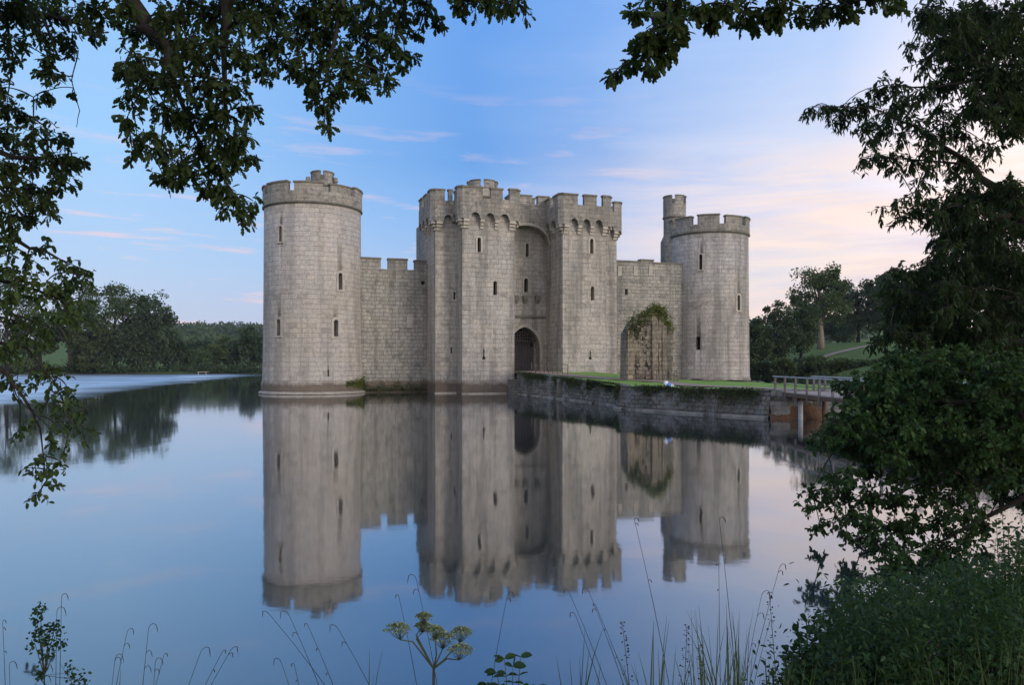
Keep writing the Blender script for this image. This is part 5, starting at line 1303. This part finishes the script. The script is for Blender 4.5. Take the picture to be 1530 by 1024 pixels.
def spike_plant(px, ytop, Yd, label, seed):
    g = np.random.default_rng(seed); x0 = (px - CX) / F * Yd; zb = gz(x0, Yd); zt = CAMZ + (HY - ytop) / F * Yd; o = empty('spike_plant', (x0, Yd, zb), label, 'plant', 'spike plants on the near bank')
    mb = MB(); lean = g.uniform(-.08, .08); top = np.array((x0 + lean, Yd, zt)); b = np.array((x0 - lean, Yd, zb)); mb.tube([b, (b + top) / 2 + np.array((.01, 0, 0)), top], [.003, .0025, .001], 4); mb.build('stem', M['dry_stem'], o)
    pos = []; dr = []
    for k in range(46):
        t = 1 - (k / 46) ** 1.2 * .38; p = b + (top - b) * t; a = g.uniform(0, 6.28); L = .004 + .022 * (1 - t) / .38; pos.append(p + np.array((math.cos(a), math.sin(a), 0)) * L); dr.append((math.cos(a), math.sin(a), .3))
    leaf_object('seed_heads', pos, dr, .010, 'clump', M['dry_stem'], o, g); return o
for i, (px, yt, lb) in enumerate(((946, 930, 'loose spike plant left of the leaning seed spikes'), (1016, 936, 'leaning spike with dark seeds below the gatehouse reflection'), (1162, 886, 'dark seed spike beside the bushy plant'), (1062, 965, 'short seed spike among the tall grass blades'))): spike_plant(px, yt, 3.4, lb, 400 + i)
GT = 'grass tufts on the near bank'
for i, (px, Yd, hw, n, yt, lb) in enumerate(((1060, 3.2, 60, 34, 940, 'dense tuft of long blades at the foot of the tallest stems'), (1110, 3.3, 60, 34, 925, 'grass tuft left of the bushy plant'), (985, 3.2, 50, 18, 935, 'sparse broad blades below the gatehouse reflection'), (860, 3.1, 50, 8, 960, 'few broad arching blades right of the nettle'),
        (1180, 3.0, 60, 30, 985, 'short tuft in front of the bushy plant'), (1300, 3.2, 80, 16, 975, 'tangled blades across the lower right shrubs'), (1420, 3.2, 90, 18, 955, 'pale arching blades near the lower right corner'), (1500, 3.2, 60, 14, 950, 'coarse blades at the right corner'), (540, 3.1, 30, 6, 1000, 'tiny tuft of blades left of the umbels'), (160, 3.0, 70, 8, 1000, 'low blades in the lower left corner'))):
    tuft(px, Yd, hw, n, yt, lb, 420 + i, GT)
# umbellifer
um = empty('umbellifer', ((650 - CX) / F * 3.0, 3.0, gz(-.3, 3.0)), 'white flowered umbellifer standing in the middle of the near bank', 'flowering plant')
g = np.random.default_rng(500)
b0 = P(648, 1060, 3.0); root = np.array((b0[0] - .01, 3.0, gz(b0[0], 3.0))); fork = P(648, 1000, 3.0)
mb = MB(); mb.tube([root, b0, fork], [.008, .006, .005], 7); mb.build('stem', M['dry_stem'], um)
UM = [(595, 934, .046, 617, 960), (662, 948, .044, 655, 985), (690, 940, .038, 665, 985), (688, 965, .046, 668, 985), (634, 918, .028, 622, 950), (632, 932, .028, 622, 955), (650, 938, .030, 652, 980)]
for i, (px, py, r_, jx, jy) in enumerate(UM):
    c = P(px, py, 3.0 + .05 * (i % 3 - 1)); j = P(jx, jy, 3.0); hub = c - np.array((0, 0, r_ * 1.1)) + (j - c) * .12
    rm = MB(); rm.tube([fork, j, hub], [.0035, .003, .0022], 5)
    pos, dr = [], []
    nr = 20
    for k in range(nr):
        a = k * 2.4; rr = math.sqrt((k + .5) / nr); t = c + np.array((math.cos(a) * rr * r_, math.sin(a) * rr * r_ * .9, -rr * rr * r_ * .55)); rm.tube([hub, (hub + t) / 2 + np.array((0, 0, -.004)), t], .0009, 3, cap=False)
        for q in range(16):
            v = g.normal(size=3) * np.array((.0075, .0075, .0028)) * (r_ / .05); pos.append(t + v); dr.append(v + np.array((0, 0, .006)))
    ub = rm.build('umbel', M['green_stem'], um)
    leaf_object('florets', pos, dr, .0075, 'clump', M['umbel'], ub, g)
lf = [P(640, 1008, 3.0), P(652, 1002, 3.0)]
# broad leaved plant right of the umbellifer
def leafy(px, ytop, Yd, label, seed, n, ls, hw, mat='shrub_leaf_dark', kind='oval', nm='broadleaf_plant'):
    g = np.random.default_rng(seed); x0 = (px - CX) / F * Yd; zb = gz(x0, Yd); zt = CAMZ + (HY - ytop) / F * Yd; w = hw / F * Yd; o = empty(nm, (x0, Yd, zb), label, 'plant', None)
    st = MB(); pos, dr, sz = [], [], []
    for k in range(n):
        a = -1 + 2 * k / max(1, n - 1); e = np.array((x0 + a * w, Yd + g.uniform(-.06, .06), zb + (zt - zb) * (1 - .16 * abs(a)) * g.uniform(.93, 1))); b = np.array((x0, Yd, zb)); m_ = np.array((x0 + a * w * .2, Yd, zb + (zt - zb) * .75))
        pp = [b * (1-t) ** 2 + 2 * m_ * t * (1-t) + e * t * t for t in np.linspace(0, 1, 8)]; st.tube(pp, [.004] * 4 + [.003, .002, .002, .001], 5)
        for p in pp[4:]:
            for s in (-1, 1): pos.append(p); dr.append((a * .6 + s * .8, g.uniform(-.6, .6), g.uniform(-.1, .5))); sz.append(ls * g.uniform(.7, 1.15))
        pos.append(pp[-1]); dr.append((a + .01, 0, .1)); sz.append(ls)
    st.build('stems', M['green_stem'], o); leaf_object('leaves', pos, dr, sz, kind, M[mat], o, g); return o
leafy(766, 976, 3.0, 'broad leaved dark plant at the bottom edge right of the umbels', 510, 9, .05, 50)
g = np.random.default_rng(513); cp = empty('dock_plant', ((70 - CX) / F * 3.15, 3.15, gz(-1.9, 3.15)), 'brownish seeding dock at the lower left with knotted flower heads', 'plant')
mb = MB(); pos = []
for px, py, r_ in ((60, 912, 10), (55, 924, 8), (75, 940, 12), (60, 948, 9), (52, 962, 12), (88, 962, 11), (72, 958, 10), (82, 938, 9), (70, 980, 9), (105, 1006, 13), (122, 1018, 12), (62, 1008, 7)):
    c = P(px, py, 3.15); mb.tube([np.array((-1.9, 3.15, gz(-1.9, 3.15))), P(66, 1010, 3.15), c], [.004, .0025, .001], 4, cap=False)
    for k in range(34): pos.append(c + g.normal(size=3) * r_ / F * 3.15 * .5)
mb.build('stems', M['dry_stem'], cp)
for k in range(0, len(pos), 34): leaf_object('seed_head', pos[k:k+34], g.normal(size=(34, 3)), .013, 'clump', M['shrub_leaf_dark'], cp, g)
# ground cover on the near bank
pos = []
for k in range(9000):
    x = g.uniform(-4, 6.5); y = g.uniform(1.2, 5.2 + max(0, x - 3) * .3)
    if x < 1.4 and y > 4.0: continue
    pos.append((x, y, gz(x, y) - .02))
pos = np.array(pos); tag(leaf_object('bank_grass', pos, g.normal(size=pos.shape) * .35 + np.array((0, 0, 1)), g.uniform(.08, .22, len(pos)), 'thin', M['blade'], None, g, upbias=.1), 'short grass covering the near bank', 'grass', kind='stuff')
# ------------------------------------------------------------------ light, sky, camera
SUN_EL, SUN_AZ = 10.0, 128.0          # degrees; azimuth clockwise from the viewing direction (+Y)
w = bpy.data.worlds.new('World'); sc.world = w; w.use_nodes = True
g = NT(w.node_tree); out = g.n('ShaderNodeOutputWorld'); bg = g.n('ShaderNodeBackground'); bg.inputs['Strength'].default_value = 0.1
sky = g.n('ShaderNodeTexSky'); sky.sky_type = 'NISHITA'; sky.sun_disc = False
sky.sun_elevation = R(SUN_EL); sky.sun_rotation = R(SUN_AZ); sky.air_density = 1.0; sky.dust_density = 1.2; sky.ozone_density = 2.0
tc = g.n('ShaderNodeTexCoord'); d = tc.outputs['Generated']
sx = g.n('ShaderNodeSeparateXYZ'); g.l(d, sx.inputs[0]); el = sx.outputs[2]
def lin(c): return tuple((x / 255 / 12.92) if x / 255 < .04045 else ((x / 255 + .055) / 1.055) ** 2.4 for x in c)
def S(c, k=1.0): return tuple(x * k for x in lin(c))
# evening gradient: clear side and glow side
elp = g.math('MAXIMUM', el, 0.0)
clear = g.ramp(elp, [(0.0, S((198, 194, 218))), (0.06, S((180, 193, 225))), (0.12, S((160, 191, 232))), (0.18, S((135, 180, 236))), (0.25, S((105, 160, 228))), (0.42, S((104, 160, 234))), (1.0, S((66, 112, 196)))])
lefts = g.ramp(elp, [(0.0, S((206, 202, 224))), (0.06, S((190, 203, 230))), (0.12, S((176, 205, 240))), (0.25, S((158, 203, 248))), (0.45, S((142, 190, 245))), (1.0, S((66, 112, 196)))])
glow = g.ramp(elp, [(0.0, S((242, 212, 200))), (0.07, S((242, 221, 214))), (0.11, S((229, 221, 224))), (0.155, S((244, 224, 220))), (0.20, S((228, 222, 234))), (0.27, S((208, 216, 238))), (0.36, S((184, 205, 240))), (0.47, S((146, 184, 240))), (1.0, S((66, 112, 196)))])
hv = g.n('ShaderNodeCombineXYZ'); g.l(sx.outputs[0], hv.inputs[0]); g.l(sx.outputs[1], hv.inputs[1])
hn = g.n('ShaderNodeVectorMath', operation='NORMALIZE'); g.l(hv.outputs[0], hn.inputs[0])
GA = R(40)
vd = g.n('ShaderNodeVectorMath', operation='DOT_PRODUCT'); g.l(hn.outputs[0], vd.inputs[0]); vd.inputs[1].default_value = (math.sin(GA), math.cos(GA), 0.0)
sxn = g.n('ShaderNodeSeparateXYZ'); g.l(hn.outputs[0], sxn.inputs[0])
azn = g.math('ARCTAN2', sxn.outputs[0], sxn.outputs[1])
azn2 = g.math('MULTIPLY', g.math('ADD', azn, R(27)), 1 / R(24))
av = g.n('ShaderNodeCombineXYZ'); g.l(g.math('MULTIPLY', azn, 5.0), av.inputs[0]); g.l(g.math('ADD', g.math('MULTIPLY', elp, 42.0), g.math('MULTIPLY', azn, 1.2)), av.inputs[1])
soft = g.noise(av.outputs[0], 0.5, 4, 0.55)
gf = g.ramp(g.math('ADD', vd.outputs['Value'], g.math('MULTIPLY', g.math('SUBTRACT', soft, 0.5), 0.10)), [(0.73, 0.0), (0.83, 0.22), (0.90, 0.62), (0.945, 0.88), (1.0, 1.0)])
clear = g.mix(g.ramp(azn2, [(0.0, 1.0), (1.0, 0.0)]), clear, lefts)
gs = g.n('ShaderNodeVectorMath', operation='SCALE'); g.l(glow, gs.inputs[0]); gs.inputs['Scale'].default_value = 1.1; glow = gs.outputs[0]
base = g.mix(gf, clear, glow)
hot = g.math('MULTIPLY', g.ramp(vd.outputs['Value'], [(0.955, 0.0), (0.995, 1.0)]), g.ramp(elp, [(0.04, 0.4), (0.12, 1.0), (0.30, 0.8), (0.5, 0.0)]))
base = g.mix(hot, base, (1.2, 1.03, 1.02))
# sky behind the viewer: soft, pinkish, brightened to add light on the castle front
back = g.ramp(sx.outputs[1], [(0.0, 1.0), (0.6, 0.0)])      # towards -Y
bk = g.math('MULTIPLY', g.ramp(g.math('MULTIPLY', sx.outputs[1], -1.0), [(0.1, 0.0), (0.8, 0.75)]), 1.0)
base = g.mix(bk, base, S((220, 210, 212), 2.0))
# thin pink clouds: long streaks low in the sky
sn = g.noise(av.outputs[0], 1.15, 5, 0.6, 0.3)
cl1 = g.ramp(sn, [(0.55, 0.0), (0.68, 1.0)])
low = g.ramp(elp, [(0.02, 0.55), (0.06, 1.0), (0.15, 0.85), (0.21, 0.5), (0.32, 0.15), (0.38, 0.0)])
cfac = g.math('MULTIPLY', g.math('MULTIPLY', cl1, low), 0.85)
ccol = g.mix(gf, S((242, 208, 214)), S((255, 226, 214)))
base = g.mix(cfac, base, ccol)
big = g.noise(av.outputs[0], 0.42, 6, 0.62, 0.5)
bank = g.math('MULTIPLY', g.math('MULTIPLY', g.ramp(big, [(0.38, 0.0), (0.53, 1.0)]), gf), g.ramp(elp, [(0.03, 0.7), (0.12, 0.85), (0.21, 0.8), (0.28, 0.0)]))
base = g.mix(bank, base, S((255, 229, 212), 1.08))
gcl = g.math('MULTIPLY', g.math('MULTIPLY', g.ramp(soft, [(0.5, 0.0), (0.62, 1.0)]), gf), g.ramp(elp, [(0.05, 0.6), (0.12, 0.6), (0.25, 0.0)]))
base = g.mix(gcl, base, S((208, 202, 226)))
sk = g.n('ShaderNodeVectorMath', operation='SCALE'); g.l(sky.outputs[0], sk.inputs[0]); sk.inputs['Scale'].default_value = 0.12
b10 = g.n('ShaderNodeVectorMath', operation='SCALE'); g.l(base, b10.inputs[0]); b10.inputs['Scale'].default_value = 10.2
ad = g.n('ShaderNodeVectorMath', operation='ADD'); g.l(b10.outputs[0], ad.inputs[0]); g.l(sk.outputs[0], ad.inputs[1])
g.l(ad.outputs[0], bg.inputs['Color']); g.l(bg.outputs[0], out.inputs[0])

# evening haze over the whole valley
mb = MB(); mb.obox((-3100, -700, -2.6), (6200, 0, 0), (0, 4800, 0), (0, 0, 68))
m, g, out = newmat('thin_evening_haze')
pv = g.n('ShaderNodeVolumePrincipled'); pv.inputs['Density'].default_value = 0.00013; pv.inputs['Color'].default_value = (0.80, 0.88, 1.0, 1); pv.inputs['Anisotropy'].default_value = 0.0
g.l(pv.outputs[0], out.inputs['Volume'])
hz = mb.build('haze', m); hz['kind'] = 'stuff'

sl = bpy.data.lights.new('sun', 'SUN'); sl.energy = 2.15; sl.angle = R(28); sl.color = (1.0, 0.88, 0.77)
so = bpy.data.objects.new('sun', sl); col.objects.link(so)
az, ele = R(SUN_AZ), R(SUN_EL)
sd = Vector((math.sin(az) * math.cos(ele), math.cos(az) * math.cos(ele), math.sin(ele)))
so.rotation_euler = sd.to_track_quat('Z', 'Y').to_euler()

cam = bpy.data.cameras.new('camera'); co = bpy.data.objects.new('camera', cam); col.objects.link(co)
co.location = (0, 0, CAMZ); co.rotation_euler = (R(90), 0, 0)
cam.sensor_width = 36; cam.lens = F / 1530 * 36; cam.shift_y = (HY - 512) / 1530; cam.clip_start = 0.1; cam.clip_end = 8000
sc.camera = co
sc.view_settings.view_transform = 'Standard'; sc.view_settings.look = 'None'; sc.view_settings.exposure = 0; sc.view_settings.gamma = 1
sc.view_settings.use_curve_mapping = False
sc.render.engine = 'CYCLES'
sc.cycles.max_bounces = 6; sc.cycles.diffuse_bounces = 3; sc.cycles.glossy_bounces = 3; sc.cycles.transmission_bounces = 3
sc.cycles.caustics_reflective = False; sc.cycles.caustics_refractive = False
sc.cycles.use_denoising = True
